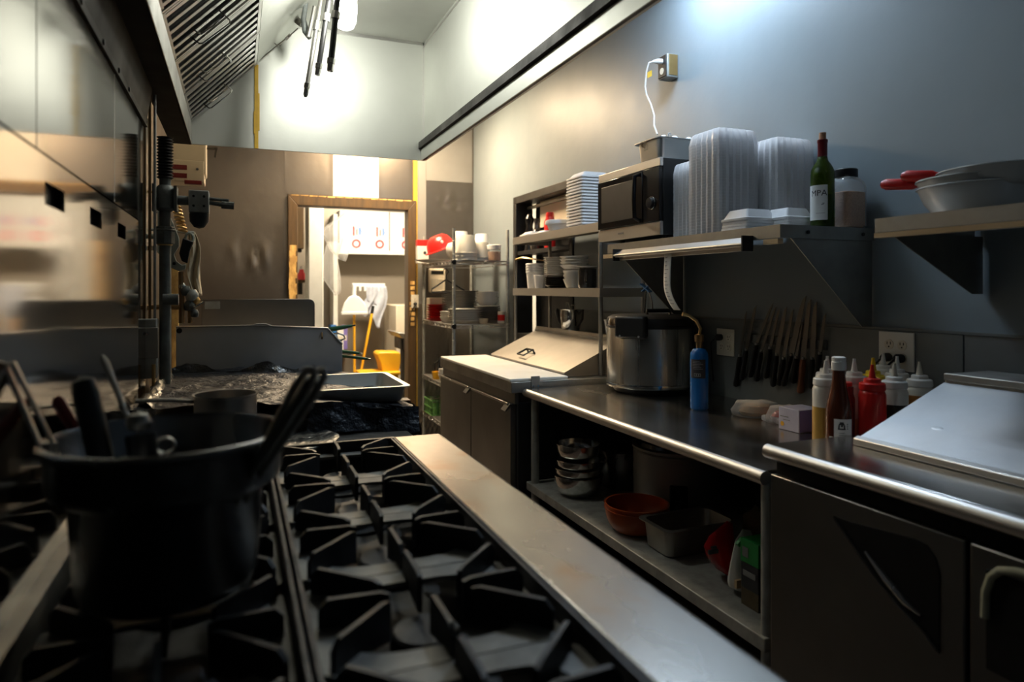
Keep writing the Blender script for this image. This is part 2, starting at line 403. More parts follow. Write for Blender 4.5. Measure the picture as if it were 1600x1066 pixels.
# pass-through opening in the right wall
wn = struct('window_1', MB().plate('x', XW-.012, XW+.13, 3.90, 4.91, .95, 2.05, [(3.955, 4.855, 1.005, 1.995)]), 'black_plastic', bevel=.003)
part('back_board', MB().box(XW+.20, XW+.22, 3.85, 4.95, .9, 2.1), 'black', wn)
part('cream_board', MB().box(XW+.105, XW+.118, 3.96, 4.66, 1.80, 1.995), 'cream', wn)
part('ledge', MB().box(XW+.0, XW+.118, 3.96, 4.85, 1.60, 1.63), 'black_plastic', wn)
part('top_rail', MB().box(XW+.08, XW+.104, 3.96, 4.85, 1.955, 1.975), 'steel_dull', wn)
# back room shell
struct('wall_back', MB().box(-.4, 3.0, 8.3, 8.4, 0, 2.8), 'steel_back')
struct('wall_back_left', MB().box(-.4, -.3, YF+.1, 8.3, 0, 2.8), 'white_wall')
struct('wall_back_right', MB().box(2.9, 3.0, YF+.1, 8.3, 0, 2.8), 'white_wall')
bx_ = struct('trim_2', MB().box(.655, .80, 7.0, 7.35, 0, 2.75), 'white_wall', bevel=.01)       # pale pillar
struct('trim_3', MB().box(1.02, 1.07, 7.98, 8.3, 0, 2.2), 'white_wall', bevel=.004)            # edge of the steel partition
struct('trim_4', MB().box(1.66, 2.6, 7.6, 8.28, 0, 1.16), 'cream', bevel=.01)                  # low cream wall

# ================================================================ LAMPS
t = T('fluorescent_fixture', 'short twin-tube fluorescent fixture on the ceiling close to the right wall', 'lamp', (1.66, 2.38, 2.95))
part('housing', MB().box(1.57, 1.75, 2.13, 2.64, 2.90, 2.95), 'white_enamel_and_glare', t, bevel=.004)
for x in (1.62, 1.70):
    part('tube', MB().tube([(x, 2.17, 2.845), (x, 2.60, 2.845)], .013, 12), 'tube_light', t)
    for y in (2.16, 2.61): part('socket', MB().box(x-.016, x+.016, y-.01, y+.01, 2.825, 2.90), 'white_plastic', t)
t = T('ceiling_lamp', 'square warm ceiling panel lamp near the doorway', 'lamp', (1.15, 5.1, 2.95))
part('base', MB().box(.88, 1.42, 4.83, 5.37, 2.90, 2.95), 'white_enamel_and_glare', t)
part('diffuser', MB().box(.90, 1.40, 4.85, 5.35, 2.885, 2.90), 'warm_light', t)
t = T('ceiling_lamp', 'square warm ceiling lamp in the back room', 'lamp', (1.4, 6.7, 2.75))
part('base', MB().box(1.1, 1.7, 6.55, 6.85, 2.71, 2.75), 'white_enamel_and_glare', t)
part('diffuser', MB().box(1.12, 1.68, 6.57, 6.83, 2.69, 2.71), 'back_light', t)
t = T('ceiling_lamp', 'added cool fill lamp, out of view at the near end of the aisle', 'lamp', (1.35, -.9, 2.95))  # fill light added out of view to brighten camera-facing sides
part('base', MB().box(1.2, 1.5, -1.5, -.3, 2.91, 2.95), 'white_enamel_and_glare', t)
part('diffuser', MB().box(1.22, 1.48, -1.48, -.32, 2.89, 2.91), 'near_fill_light', t)

# ================================================================ EXHAUST HOOD
HZ0, HZ1, HX, HY = 2.03, 2.66, .93, 3.574
hd = T('exhaust_hood', 'large stainless exhaust hood hanging over the cooking line', 'hood', (.3, 1.6, HZ1))
part('end_panel', MB().plate('y', HY, HY+.012, -.29, HX, HZ0, HZ1, []), 'steel_hood', hd)
part('front_panel', MB().box(HX, HX+.012, -1.2, HY+.012, HZ0, HZ1), 'steel_hood', hd)
part('front_lip', MB().box(HX-.016, HX-.012, -1.2, HY-.004, HZ0-.002, HZ0+.056), 'steel_hood', hd); part('lip_channel_shade', MB().box(HX-.012, HX, -1.2, HY-.004, HZ0-.002, HZ0).box(HX-.030, HX-.001, -1.2, HY-.004, HZ0+.060, HZ0+.094), 'grime_and_shade', hd)  # upper box: dark strip standing in for the channel's shadow gap
part('top_panel', MB().box(-.29, HX+.012, -1.2, HY+.012, HZ1, HZ1+.012), 'steel_hood', hd)
part('plenum_slope', MB().prism([(.092,2.442),(.302,HZ1),(.29,HZ1),(.08,2.45)], 'y', -1.2, HY), 'steel_hood', hd)
part('grease_trough', MB().box(-.272, -.20, -1.2, HY, HZ0-.004, HZ0).box(-.29, -.272, -1.2, HY, HZ0-.004, HZ0+.2), 'black', hd)
part('trough_lip', MB().box(-.205, -.197, -1.2, HY, HZ0-.004, HZ0+.095), 'steel_dull', hd, bevel=.002)
part('back_flashing', MB().prism([(-.288,1.91),(-.268,HZ0),(-.268,HZ0+.02),(-.289,HZ0+.02)], 'y', -1.2, 2.64), 'trough', hd)
part('bolt_strip', MB().box(-.291, -.284, -1.2, 2.64, 1.895, 1.915), 'trough', hd)
for y in (1.06, 1.30, 1.48, 1.56, 1.80, 2.02, 2.2): part('bolt', MB().lathe([(.008,0),(.006,.004),(0,.005)], (-.284, y, 1.906), 10, rot=Matrix.Rotation(PI/2, 3, 'Y')), 'grime_and_shade', hd)
part('sealant_strip', MB().box(.080, .098, HY-.006, HY+.001, HZ0, 2.44).box(.077, .086, HY-.009, HY+.001, 2.10, 2.21).box(.092, .104, HY-.008, HY+.001, 2.12, 2.3), 'yellow_seal', hd)
part('seam', MB().box(-.2, HX, HY-.006, HY+.001, 2.645, 2.66).box(HX-.006, HX+.001, HY-.006, HY+.001, HZ0, HZ1).box(HX-.004, HX+.001, 1.0, HY, 2.635, 2.642), 'steel_vertical', hd)
part('rivet', MB().lathe([(.008,0),(.006,.005),(0,.006)], (.62, HY+.012, HZ0+.012), 10, rot=Matrix.Rotation(-PI/2, 3, 'X')), 'steel', hd)

# baffle filters on the 45-degree rack
A0, A1 = Vector((-.205, 0, 2.135)), Vector((.090, 0, 2.440)); SD = (A1-A0).normalized(); SN = Vector((SD.z, 0, -SD.x)); SL = (A1-A0).length
YV = Vector((0,1,0))
names = ['farthest in the row, against the hood end panel', 'second from the far end of the hood', 'third from the far end of the hood', 'nearest of the four in view, cut by the frame top']
for k in range(4):
    y1 = HY-.012-k*.45; y0 = y1-.445; c = (A0+A1)/2; yc = (y0+y1)/2
    f = T('baffle_filter', 'slanted steel baffle grease filter, '+names[k], 'filter', (c.x, yc, c.z), 'grease filters in the hood')
    part('back_plate', MB().obox(c+YV*yc-SN*.03, SD, YV, SN, SL/2, .222, .003), 'black', f)
    fr = MB()
    for s_ in (-1, 1): fr.obox(c+YV*(yc+s_*.2165)-SN*.012, SD, YV, SN, SL/2, .006, .014).obox(c+YV*yc+SD*s_*(SL/2-.008)-SN*.012, SD, YV, SN, .008, .222, .012)
    part('frame', fr, 'steel', f)
    for j in range(6):
        part('slat', MB().obox(c+YV*(y0+.040+j*.073)-SN*.004, SD, YV, SN, SL/2-.012, .0135, .003), 'steel', f, bevel=.002)
    for hx_ in (-.05,):
        hy_ = y1-.075; p = c+YV*hy_+SD*hx_
        part('handle', MB().tube([p+SD*.07-SN*.004, p+SD*.07+SN*.03, p+SD*.06+SN*.036+YV*.0, p-SD*.06+SN*.036-YV*.02, p-SD*.07+SN*.03-YV*.02, p-SD*.07-SN*.004], .0028, 6), 'chrome', f)
        part('handle', MB().tube([p+SD*.055-SN*.002-YV*.05, p+SD*.05+SN*.022-YV*.06, p+SD*.0+SN*.026-YV*.065, p-SD*.05+SN*.022-YV*.06, p-SD*.055-SN*.002-YV*.05], .0028, 6), 'chrome', f)

# hood lamp
BX, BY, BZ = .42, 2.90, 2.49
t = T('hood_lamp', 'bright vapour-proof hood lamp with a glass jar', 'lamp', (BX, BY, HZ1))
part('socket', MB().lathe([(.055, HZ1), (.055, HZ1-.02), (.035, HZ1-.03), (.035, HZ1-.075), (.05, HZ1-.08), (.05, HZ1-.095)], (BX, BY, 0)), 'steel_dull', t)
part('bulb', MB().lathe([(.013, 2.575), (.016, 2.555), (.028, 2.515), (.030, 2.49), (.022, 2.462), (0, 2.452)], (BX, BY, 0), 20), 'bulb_light', t)
part('glass_jar', MB().lathe([(.046, 2.57), (.048, 2.50), (.045, 2.46), (.034, 2.432), (.016, 2.422), (0, 2.42)], (BX, BY, 0), 28), 'glass_lamp', t)

# fire-suppression drops
def drop(p0, p1, r, m, label):
    p0, p1 = Vector(p0), Vector(p1); d = (p1-p0).normalized()
    t = T('suppression_pipe', label, 'pipe', p0, 'fire-suppression drops under the hood')
    part('rod', MB().tube([p0, p0+(p1-p0)*.9], r, 12), m, t)
    q = p0+(p1-p0)*.88
    part('nozzle', MB().tube([q, q+d*.02, q+d*.022, q+d*.05, p1], [r*1.35, r*1.35, r*1.1, r*1.05, r*.6], 12), 'chrome', t)
    part('fitting', MB().tube([p0+(p1-p0)*.34, p0+(p1-p0)*.42], r*1.5, 8), 'steel_dull', t)
drop(at(506, -28, D=2.98), at(477, 152, D=2.98), .010, 'steel', 'longest hanging suppression pipe, bare silver with slim nozzle')
drop(at(518, -28, D=2.90), at(496, 117, D=2.90), .011, 'black_plastic', 'middle dark suppression pipe with a silver tip')
drop(at(530, -28, D=2.72), at(516, 108, D=2.72), .012, 'black_plastic', 'shortest dark suppression pipe in front of the bulb')
t = T('fusible_link', 'small fusible link line with clips strung across the hood end', 'link', at(440, 62, D=3.2))
part('wire', MB().tube([at(401, 98, Y=HY-.02), at(432, 72, D=3.3), at(450, 58, D=3.2), at(466, 44, D=3.1)], .003, 6), 'steel_dull', t)
part('clip', MB().tube([at(446, 62, D=3.2), at(454, 54, D=3.2)], .007, 8), 'steel', t)
part('clip', MB().bar(at(430, 68, D=3.28), at(440, 78, D=3.28), .006, .003).bar(at(424, 62, D=3.28), at(432, 71, D=3.28), .004, .003), 'steel_dull', t)
t = T('detector_bracket', 'grey pulley elbow and bracket beside the hanging pipes', 'bracket', at(470, 20, D=3.25))
part('bracket', MB().tube([at(456, -20, D=3.3), at(452, 20, D=3.3), at(462, 30, D=3.25), at(472, 38, D=3.25)], .016, 10), 'steel_dull', t)
part('elbow', MB().tube([at(482, -20, D=3.15), at(474, 30, D=3.15), at(478, 50, D=3.15), at(484, 60, D=3.15)], [.008,.012,.016,.010], 10), 'grey_pipe', t)
part('elbow', MB().tube([at(492, 10, D=3.12), at(486, 40, D=3.12), at(482, 58, D=3.12)], [.010,.010,.010], 10), 'steel_dull', t)

# ================================================================ RANGE
RY0, RY1 = -.30, 1.92
rg = T('gas_range', 'long gas range with cast-iron grates and a stainless front rail', 'range', (.1, .8, 0))
part('body', MB().box(-.27, .53, RY0, RY1, .12, .822), 'steel_dull', rg, bevel=.004)
part('drip_tray', MB().box(-.245, .412, RY0+.01, RY1-.005, .824, .830), 'grime_and_shade', rg)
part('front_rail', MB().prism([(.412,.905),(.412,.921),(.545,.921),(.552,.915),(.552,.80),(.53,.80),(.53,.905)], 'y', RY0, RY1), 'steel_rail', rg, bevel=.004)
part('back_rail', MB().box(-.270, -.246, RY0, RY1, .855, .922), 'steel_dull', rg, bevel=.002)
for x in (.068, .0795): part('divider', MB().box(x, x+.007, RY0, RY1-.01, .86, .925), 'iron', rg, bevel=.0015)
for x in (.401, .4085): part('divider', MB().box(x, x+.004, RY0, RY1-.01, .86, .921), 'iron', rg)
part('end_trim', MB().box(-.27, .412, RY1-.012, RY1, .86, .922), 'iron', rg)
holes = [(y-.065, y+.065, 1.468, 1.503) for y in (.58, .93, 1.28, 1.62, 1.96)]
part('riser', MB().plate('x', -.272, -.268, RY0, 2.27, .92, 1.545, holes).box(-.288, -.268, RY0, 2.27, 1.541, 1.545).box(-.288, -.268, 2.266, 2.27, .92, 1.545), 'steel_mirror', rg)
part('riser_back', MB().box(-.289, -.286, RY0, 2.27, .92, 1.54), 'steel_dull', rg)
CY = [.65, .93, 1.21, 1.49, 1.77]
for xc in (-.085, .245):
    for yc in CY:
        part('burner', MB().lathe([(.070,.830),(.068,.836),(.050,.842),(.048,.862),(.044,.866),(.020,.868),(0,.868)], (xc, yc, 0), 24), 'iron', rg)
def grate(xc, yc, hx, label):
    hy = .1385; t = T('burner_grate', label, 'grate', (xc, yc, .885), 'cast-iron star grates on the range')
    n = 32; vs = []
    for z in (.886, .893):
        for i in range(n):
            a = 2*PI*(i+.5)/n; c, s_ = math.cos(a), math.sin(a); k = 1/max(abs(c), abs(s_)); 
            rr = 1/((abs(c)/.118)**4+(abs(s_)/.100)**4)**.25
            vs += [(xc+max(-1, min(1, c*k))*hx, yc+max(-1, min(1, s_*k))*hy, z), (xc+c*rr, yc+s_*rr, z)]
    fs = []
    for i in range(n):
        j = (i+1) % n; o, q = 2*i, 2*j; B = 2*n
        fs += [(B+o, B+q, B+q+1, B+o+1), (q, o, o+1, q+1), (o, q, B+q, B+o), (q+1, o+1, B+o+1, B+q+1)]
    part('grate_plate', MB().add(vs, fs), 'iron_plate', t)
    fin = []
    for sx in (-1, 1):
        fin.append(((sx*(hx-.008), 0), (sx*.052, -.006)))
        for sy in (-1, 1): fin.append(((sx*(hx-.012), sy*(hy-.022)), (sx*.058, sy*.030)))
    for sy in (-1, 1): fin.append(((0, sy*(hy-.004)), (0, sy*.032)))
    for a, b_ in fin:
        a, b_ = Vector((xc+a[0], yc+a[1], 0)), Vector((xc+b_[0], yc+b_[1], 0)); d = (b_-a).normalized(); s_ = Vector((-d.y, d.x, 0)); L = (b_-a).length
        prof = [(0, .887), (0, .918), (.012, .930), (L-.012, .930), (L, .926), (L, .874), (L*.55, .884)]
        vs = [a+d*p[0]+s_*q*.0034+Vector((0,0,p[1])) for q in (-1, 1) for p in prof]; m = len(prof)
        part('fin', MB().add(vs, [tuple(range(m)), tuple(reversed(range(m, 2*m)))]+[(i, m+i, m+(i+1) % m, (i+1) % m) for i in range(m)]), 'iron', t)
rowname = ['nearest', 'second', 'third', 'fourth', 'farthest']
for i, yc in enumerate(CY):
    grate(.245, yc, .154, 'black star grate of the row beside the stainless rail, '+rowname[i]+' from the camera' if i in (1,2,3) else 'black star grate of the row beside the stainless rail, the '+rowname[i]+' one')
    grate(-.085, yc, .150, 'black star grate of the row by the steel riser, '+rowname[i]+' from the camera' if i in (1,2,3) else 'black star grate of the row by the steel riser, the '+rowname[i]+' one')
# ================================================================ BIG POT AND ITS UTENSILS
PX, PY, PZ = -.085, 1.046, .931
t = T('bain_marie_pot', 'large dark steel bain-marie pot with a wide collar standing on the range', 'pot', (PX, PY, PZ))
part('body', MB().lathe([(0,0),(.095,0),(.108,.006),(.113,.02),(.121,.135),(.134,.142),(.142,.148),(.146,.160),(.147,.200),(.153,.204),(.155,.208),(.153,.212),(.147,.213),
                         (.144,.206),(.142,.162),(.131,.150),(.118,.140),(.110,.02),(.0,.008)], (0,0,0), 56), 'pot_steel', t, local=True, ang=60)
def rod(name, a, b, r, m, label, cat, extra=None, n=10, flat=1.0, bev=None):
    a, b = Vector(a), Vector(b); t = T(name, label, cat, b)
    return t, a, b
Pb = lambda x, y, z: Vector((PX+x, PY+y, PZ+z))
# steel tongs leaning left
t = T('tongs', 'steel tongs leaning out of the left side of the big pot', 'tongs', Pb(-.07,.0,.012))
a, b = Pb(-.07,.0,.015), at(14, 570, D=.86); m_ = a+(b-a)*.62; up = Vector((.3,0,1)).normalized()
part('arm', MB().tube([a, a+(b-a)*.35, m_+Vector((.005,0,.006)), b+Vector((.004,0,.003)), b], [.004,.005,.006,.007,.006], 8, flat=.5), 'steel', t)
part('arm', MB().tube([a+Vector((.012,-.01,0)), a+(b-a)*.35+Vector((.004,-.006,0)), m_+Vector((-.005,0,-.006)), b+Vector((-.003,0,-.005)), b], [.004,.005,.006,.008,.006], 8, flat=.5), 'steel', t)
part('pivot', MB().lathe([(.009,-.012),(.009,.012)], m_, 12), 'steel_dull', t)
# red handled tool
t = T('red_handled_tool', 'slim tool with a dull red handle, leaning left in the pot', 'utensil', Pb(-.02,.05,.012))
a, b = Pb(-.02,.05,.015), at(88, 622, D=1.02)
part('shaft', MB().tube([a, a+(b-a)*.45], .004), 'steel_dull', t)
part('handle', MB().tube([a+(b-a)*.42, a+(b-a)*.7, b-(b-a)*.03, b], [.007,.009,.010,.006]), 'red_dark', t)
# thick black handle
t = T('black_handled_spatula', 'utensil with a thick rounded black handle in the pot', 'utensil', Pb(-.045,-.03,.012))
a, b = Pb(-.045,-.03,.015), at(128, 588, D=.90)
part('shaft', MB().tube([a, a+(b-a)*.5], .007), 'steel_dull', t)
part('handle', MB().tube([a+(b-a)*.45, a+(b-a)*.6, b-(b-a)*.08, b-(b-a)*.02, b], [.014,.016,.016,.013,.004], 14), 'black_plastic', t)
# thin ladle
t = T('ladle', 'ladle with a thin flat steel handle at the back of the pot', 'ladle', Pb(.01,.06,.012))
a, b = Pb(.01,.05,.03), at(160, 555, D=1.08)
part('handle', MB().tube([a, a+(b-a)*.6, b-(b-a)*.1, b-(b-a)*.03, b], [.003,.004,.006,.0065,.003], 8, flat=.45), 'steel', t)
part('bowl', MB().lathe([(0,-.012),(.018,-.009),(.027,.004),(.028,.012)], Pb(.008,.05,.025), 18, cap=False), 'steel', t, solid=.001)
# knob topped tool
t = T('knob_topped_tool', 'short black tool with a grey metal knob on top, in the pot', 'utensil', Pb(0,-.05,.012))
a, b = Pb(-.01,-.045,.015), at(214, 640, D=.92)
part('handle', MB().tube([a, a+(b-a)*.5, a+(b-a)*.86], [.010,.016,.019], 14), 'black_plastic', t)
part('knob', MB().lathe([(0,-.014),(.013,-.010),(.016,0),(.012,.010),(0,.014)], a+(b-a)*.93, 16), 'steel_dull', t)
# right tongs, two long arms ending in rounded loops
t = T('tongs', 'dark steel tongs with looped ends leaning out of the right side of the pot', 'tongs', Pb(.02,-.02,.012))
a, b = Pb(.035,-.03,.03), at(488, 576, D=.84); d = (b-a).normalized(); s_ = d.cross(Vector((0,1,0))).normalized(); k_ = Vector((.3,.95,0))
for q, off in ((0, Vector((0,0,0))), (1, k_*.014+s_*-.006)):
    A, B = a+off, b+off+s_*(-.004*q)
    part('arm', MB().tube([A, A+(B-A)*.45], [.005,.006], 8).tube([A+(B-A)*.42, A+(B-A)*.62+s_*.003, A+(B-A)*.9+s_*.008, B-d*.006+s_*.006, B, B-d*.006-s_*.006, A+(B-A)*.9-s_*.008, A+(B-A)*.62-s_*.003], .0052, 8, closed=True).bar(A+(B-A)*.45, A+(B-A)*.96, .012, .003, up=s_), 'steel_dull', t)
# ring of a whisk
c = at(258, 697, D=.93)
t = T('ring_handle_whisk', 'whisk whose small wire ring shows just above the near rim', 'whisk', Pb(.02,-.07,.012))
part('ring', MB().tube([c+Vector((.012*math.cos(q), .003*math.sin(q), .010*math.sin(q))) for q in [2*PI*i/16 for i in range(16)]], .0022, 6, closed=True), 'steel', t)
part('shaft', MB().tube([Pb(.015,-.06,.10), c-Vector((0,0,.010))], .005), 'steel_dull', t)
part('wires', MB().tube([Pb(.015,-.06,.10), Pb(.035,-.06,.06), Pb(.02,-.06,.015), Pb(-.005,-.06,.06), Pb(.015,-.06,.10)], .0015, 6).tube([Pb(.015,-.06,.10), Pb(.015,-.04,.06), Pb(.02,-.06,.015), Pb(.015,-.08,.06), Pb(.015,-.06,.10)], .0015, 6), 'steel', t)

# ================================================================ PIPES AT THE END OF THE STEEL WALL
def pipe(name, pts, r, m, label, parts=(), group=None):
    t = T(name, label, 'pipe', pts[0], group)
    part('pipe', MB().tube(pts, r, 14), m, t)
    for nm, mb, mm in parts: part(nm, mb, mm, t)
    return t
GX, GY = -.235, 2.72
g0 = at(258, 495, Y=GY); gx = g0.x
zt = lambda v, Y=GY: at(258, v, Y=Y).z
def ring(z0, z1, r, n=14): return MB().lathe([(r*.9, z0), (r, z0+.004), (r, z1-.004), (r*.9, z1)], (gx, GY, 0), n)
t = pipe('gas_pipe', [(gx, GY, .3), (gx, GY, zt(228))], .019, 'grey_pipe', 'thick dark grey vertical gas pipe at the end of the steel wall', [
    ('union', ring(zt(382), zt(354), .031, 8), 'grey_pipe'), ('union_ring', ring(zt(362), zt(358), .034), 'grey_pipe'),
    ('collar', ring(zt(384), zt(380), .025), 'brass'), ('collar', ring(zt(358), zt(355), .024), 'brass'),
    ('valve_body', MB().lathe([(.022, zt(330)), (.034, zt(326)), (.036, zt(300)), (.030, zt(294)), (.022, zt(290))], (gx, GY, 0), 16).tube([(gx-.03, GY, zt(312)), (gx+.09, GY, zt(312))], .017, 12), 'grey_pipe'),
    ('flange', MB().box(gx-.038, gx-.028, GY-.04, GY+.04, zt(332), zt(290)), 'grey_pipe'), ('flange', MB().box(gx+.030, gx+.040, GY-.036, GY+.036, zt(330), zt(292)), 'grey_pipe'),
    ('side_tee', MB().tube([(gx-.005, GY-.02, zt(468)), (gx+.045, GY-.02, zt(468))], .020, 12), 'grey_pipe'),
    ('corrugated_sleeve', MB().lathe([p for i in range(14) for p in ((.021, zt(280)+i*.011), (.028, zt(280)+i*.011+.005))], (gx, GY, 0), 14), 'black_plastic')])
rb = T('gas_regulator', 'square grey valve box with bolted stems beside the gas pipe', 'valve', at(312, 330, Y=2.70))
q0, q1 = at(295, 332, Y=2.68), at(327, 299, Y=2.68)
part('box', MB().box(q0.x, q1.x, 2.66, 2.74, q0.z, q1.z), 'galvanised', rb, bevel=.004)
part('stem', MB().tube([(q1.x, 2.69, (q0.z+q1.z)/2), (q1.x+.075, 2.69, (q0.z+q1.z)/2-.01)], .008).tube([(q1.x, 2.69, (q0.z+q1.z)/2+.014), (q1.x+.065, 2.69, (q0.z+q1.z)/2+.010)], .006).tube([(q1.x+.04, 2.69, (q0.z+q1.z)/2-.006), (q1.x+.082, 2.69, (q0.z+q1.z)/2-.008)], .014, 10), 'grey_pipe', rb)
part('black_cap', MB().lathe([(0,-.055),(.018,-.050),(.032,-.030),(.034,-.005),(.030,.004)], ((q0.x+q1.x)/2, 2.70, q0.z), 18), 'black_plastic', rb)
for k in range(4):
    a = PI/4+k*PI/2; part('bolt', MB().tube([((q0.x+q1.x)/2+.024*math.cos(a), 2.656, (q0.z+q1.z)/2+.024*math.sin(a)), ((q0.x+q1.x)/2+.024*math.cos(a), 2.662, (q0.z+q1.z)/2+.024*math.sin(a))], .0045, 8), 'black_plastic', rb)
for i, (u, v0, v1, m_, lb) in enumerate([(226, 235, 520, 'galvanised', 'thin steel conduit nearest the steel riser'), (234, 215, 510, 'bronze', 'thin dark conduit second from the steel riser'), (242, 225, 505, 'galvanised', 'pale thin conduit right beside the thick gas pipe')]):
    Y = 2.68+.0*i; p0, p1 = at(u, v1, Y=Y), at(u, v0, Y=Y); x = p0.x
    t = T('conduit', lb, 'pipe', (x, Y, p0.z-.15))
    part('pipe', MB().tube([(x, Y, p0.z-.15), (x, Y, HZ0-.01)], .0048, 10), m_, t)
    part('coupling', MB().lathe([(.0075, at(u, 388, Y=Y).z-.008), (.0075, at(u, 388, Y=Y).z+.008)], (x, Y, 0), 10), m_, t)
q0, q1 = at(217, 592, Y=2.67), at(246, 498, Y=2.67)
t = T('junction_box', 'grey steel junction box at the foot of the thin conduits', 'box', (q0.x, 2.70, q0.z))
part('box', MB().box(q0.x, q1.x, 2.655, 2.72, q0.z, q1.z), 'galvanised', t, bevel=.004)
part('cover', MB().box(q0.x-.004, q1.x+.004, 2.648, 2.656, q0.z+.07, q1.z-.03), 'steel_dull', t, bevel=.002)
part('screw', MB().tube([((q0.x+q1.x)/2, 2.644, q1.z-.05), ((q0.x+q1.x)/2, 2.650, q1.z-.05)], .006, 8), 'chrome', t)
part('foot_rail', MB().tube([(q0.x, 2.65, q0.z+.05), (q0.x, 2.65, q0.z-.25)], .006, 8).tube([(q1.x-.01, 2.65, q0.z+.05), (q1.x-.01, 2.65, q0.z-.25)], .006, 8), 'brass', t)
q0, q1 = at(264, 280, Y=3.9), at(322, 216, Y=3.9)
t = T('control_box', 'cream control box with dark red stripes under the hood end', 'box', (q0.x, 3.95, q0.z))
part('case', MB().box(q0.x, q1.x, 3.88, 4.05, q0.z+.03, q1.z+.05), 'cream', t, bevel=.01)
part('case_lower', MB().box(q0.x-.02, q1.x-.008, 3.875, 4.04, q0.z-.012, q0.z+.10), 'cream', t, bevel=.006)
for v in (261, 274): 
    z = at(280, v, Y=3.87).z; part('stripe', MB().box(q0.x-.015, at(292, v, Y=3.87).x, 3.872, 3.876, z-.012, z+.012), 'red_dark', t)
part('screw', MB().tube([(q1.x-.04, 3.868, q0.z+.055), (q1.x-.04, 3.876, q0.z+.055)], .007, 8), 'chrome', t)
part('bottom_clip', MB().box(q1.x-.10, q1.x-.02, 3.87, 3.90, q0.z-.022, q0.z-.004), 'red_dark', t)
part('bracket', MB().bar(at(322, 232, Y=4.0), at(340, 232, Y=4.0), .01, .01).bar(at(338, 232, Y=4.0), at(336, 246, Y=4.0), .01, .01), 'grime_and_shade', t)
# coiled cable
pts = []
c0, c1 = at(274, 318, Y=2.95), at(286, 362, Y=2.95)
for i in range(90):
    q = i/89; a = q*2*PI*8; p = c0.lerp(c1, q); pts.append(p+Vector((.014*math.cos(a), .014*math.sin(a), 0)))
solo('coiled_cable', MB().tube([Vector((-.45, 2.97, c0.z+.05)), c0+Vector((-.06,.01,.04))]+pts, .0045, 6), 'brass', 'coiled yellowish cable hanging behind the gas pipe', 'cable')
# curved grey bracket plate with black lever
t = T('bracket_plate', 'curved pale grey metal bracket with a black lever behind the gas pipe', 'bracket', at(270, 420, Y=2.9))
pl = [at(u, v, Y=2.9) for u, v in ((246,330),(262,330),(272,352),(280,372),(280,385),(272,398),(276,408),(284,414),(291,413),(290,421),(280,424),(266,418),(256,404),(246,395))]
part('plate', MB().prism([(p.x, p.z) for p in pl], 'y', 2.9, 2.91), 'grey_bracket', t, bevel=.002)
pl = [at(u, v, Y=2.88) for u, v in ((286,372),(303,378),(297,392),(293,412),(284,408),(280,396))]
part('lever', MB().prism([(p.x, p.z) for p in pl], 'y', 2.87, 2.895), 'black_plastic', t, bevel=.004)
part('ring', MB().tube([at(296+6*math.cos(q), 372+8*math.sin(q), Y=2.885) for q in [2*PI*i/14 for i in range(14)]], .006, 6, closed=True), 'grey_bracket', t)
p = at(256, 370, Y=2.915); part('wall_arm', MB().tube([p, Vector((-.318, 2.915, p.z))], .010, 8), 'grey_bracket', t)
part('hole', MB().tube([at(272, 412, Y=2.897), at(272, 412, Y=2.902)], .006, 8), 'black', t)
# hanging cloth strip
def cl(u, v):
    x = 299+8*v+(5+5*math.sin(v*3.1))*(u-.5)*2.2+3*math.sin(v*7); y = 362+v*100
    p = at(x, y, Y=3.0); p.y += .012*math.sin(u*9+v*5); return p
p = cl(.5, 0); t = T('cloth_strip', 'narrow cream cloth strip hanging behind the gas valve', 'cloth', p)
part('cloth', MB().grid(cl, 8, 20), 'cloth_cream', t, solid=.003); part('peg', MB().tube([p+Vector((.01,0,-.005)), Vector((-.45, p.y, p.z+.01))], .006, 8), 'galvanised', t)
t = T('valve_cluster', 'cluster of small brass and chrome valves below the cloth strip', 'valve', at(296, 500, Y=2.95))
for (u, v, r, m_) in ((290,455,.020,'grey_pipe'),(300,462,.024,'galvanised'),(297,478,.022,'grey_pipe'),(306,470,.016,'brass'),(285,448,.014,'chrome'),(304,490,.016,'grey_pipe')):
    part('knob', MB().lathe([(0,-r),(r*.8,-r*.8),(r,-.2*r),(r,.3*r),(r*.6,r),(0,r)], at(u, v, Y=2.95), 10), m_, t)
p = at(284, 480, Y=2.95); part('wall_pipe', MB().tube([p, Vector((-.318, 2.95, p.z))], .010, 8), 'bronze', t)
part('stem', MB().tube([at(283, 425, Y=2.95), at(284, 505, Y=2.95)], .011, 8).tube([at(296, 455, Y=2.95), at(297, 505, Y=2.95)], .008, 8), 'bronze', t)
part('lever', MB().tube([at(303, 480, Y=2.93), at(318, 472, Y=2.93)], .004, 8), 'chrome', t)
q0, q1 = at(268, 490, Y=3.2), at(279, 418, Y=3.2)
solo('wood_batten', MB().box(q0.x, q1.x, 3.2, 3.23, q0.z-.4, q1.z), 'wood_bare', 'upright yellow wood batten behind the gas pipe', 'batten', bevel=.002)

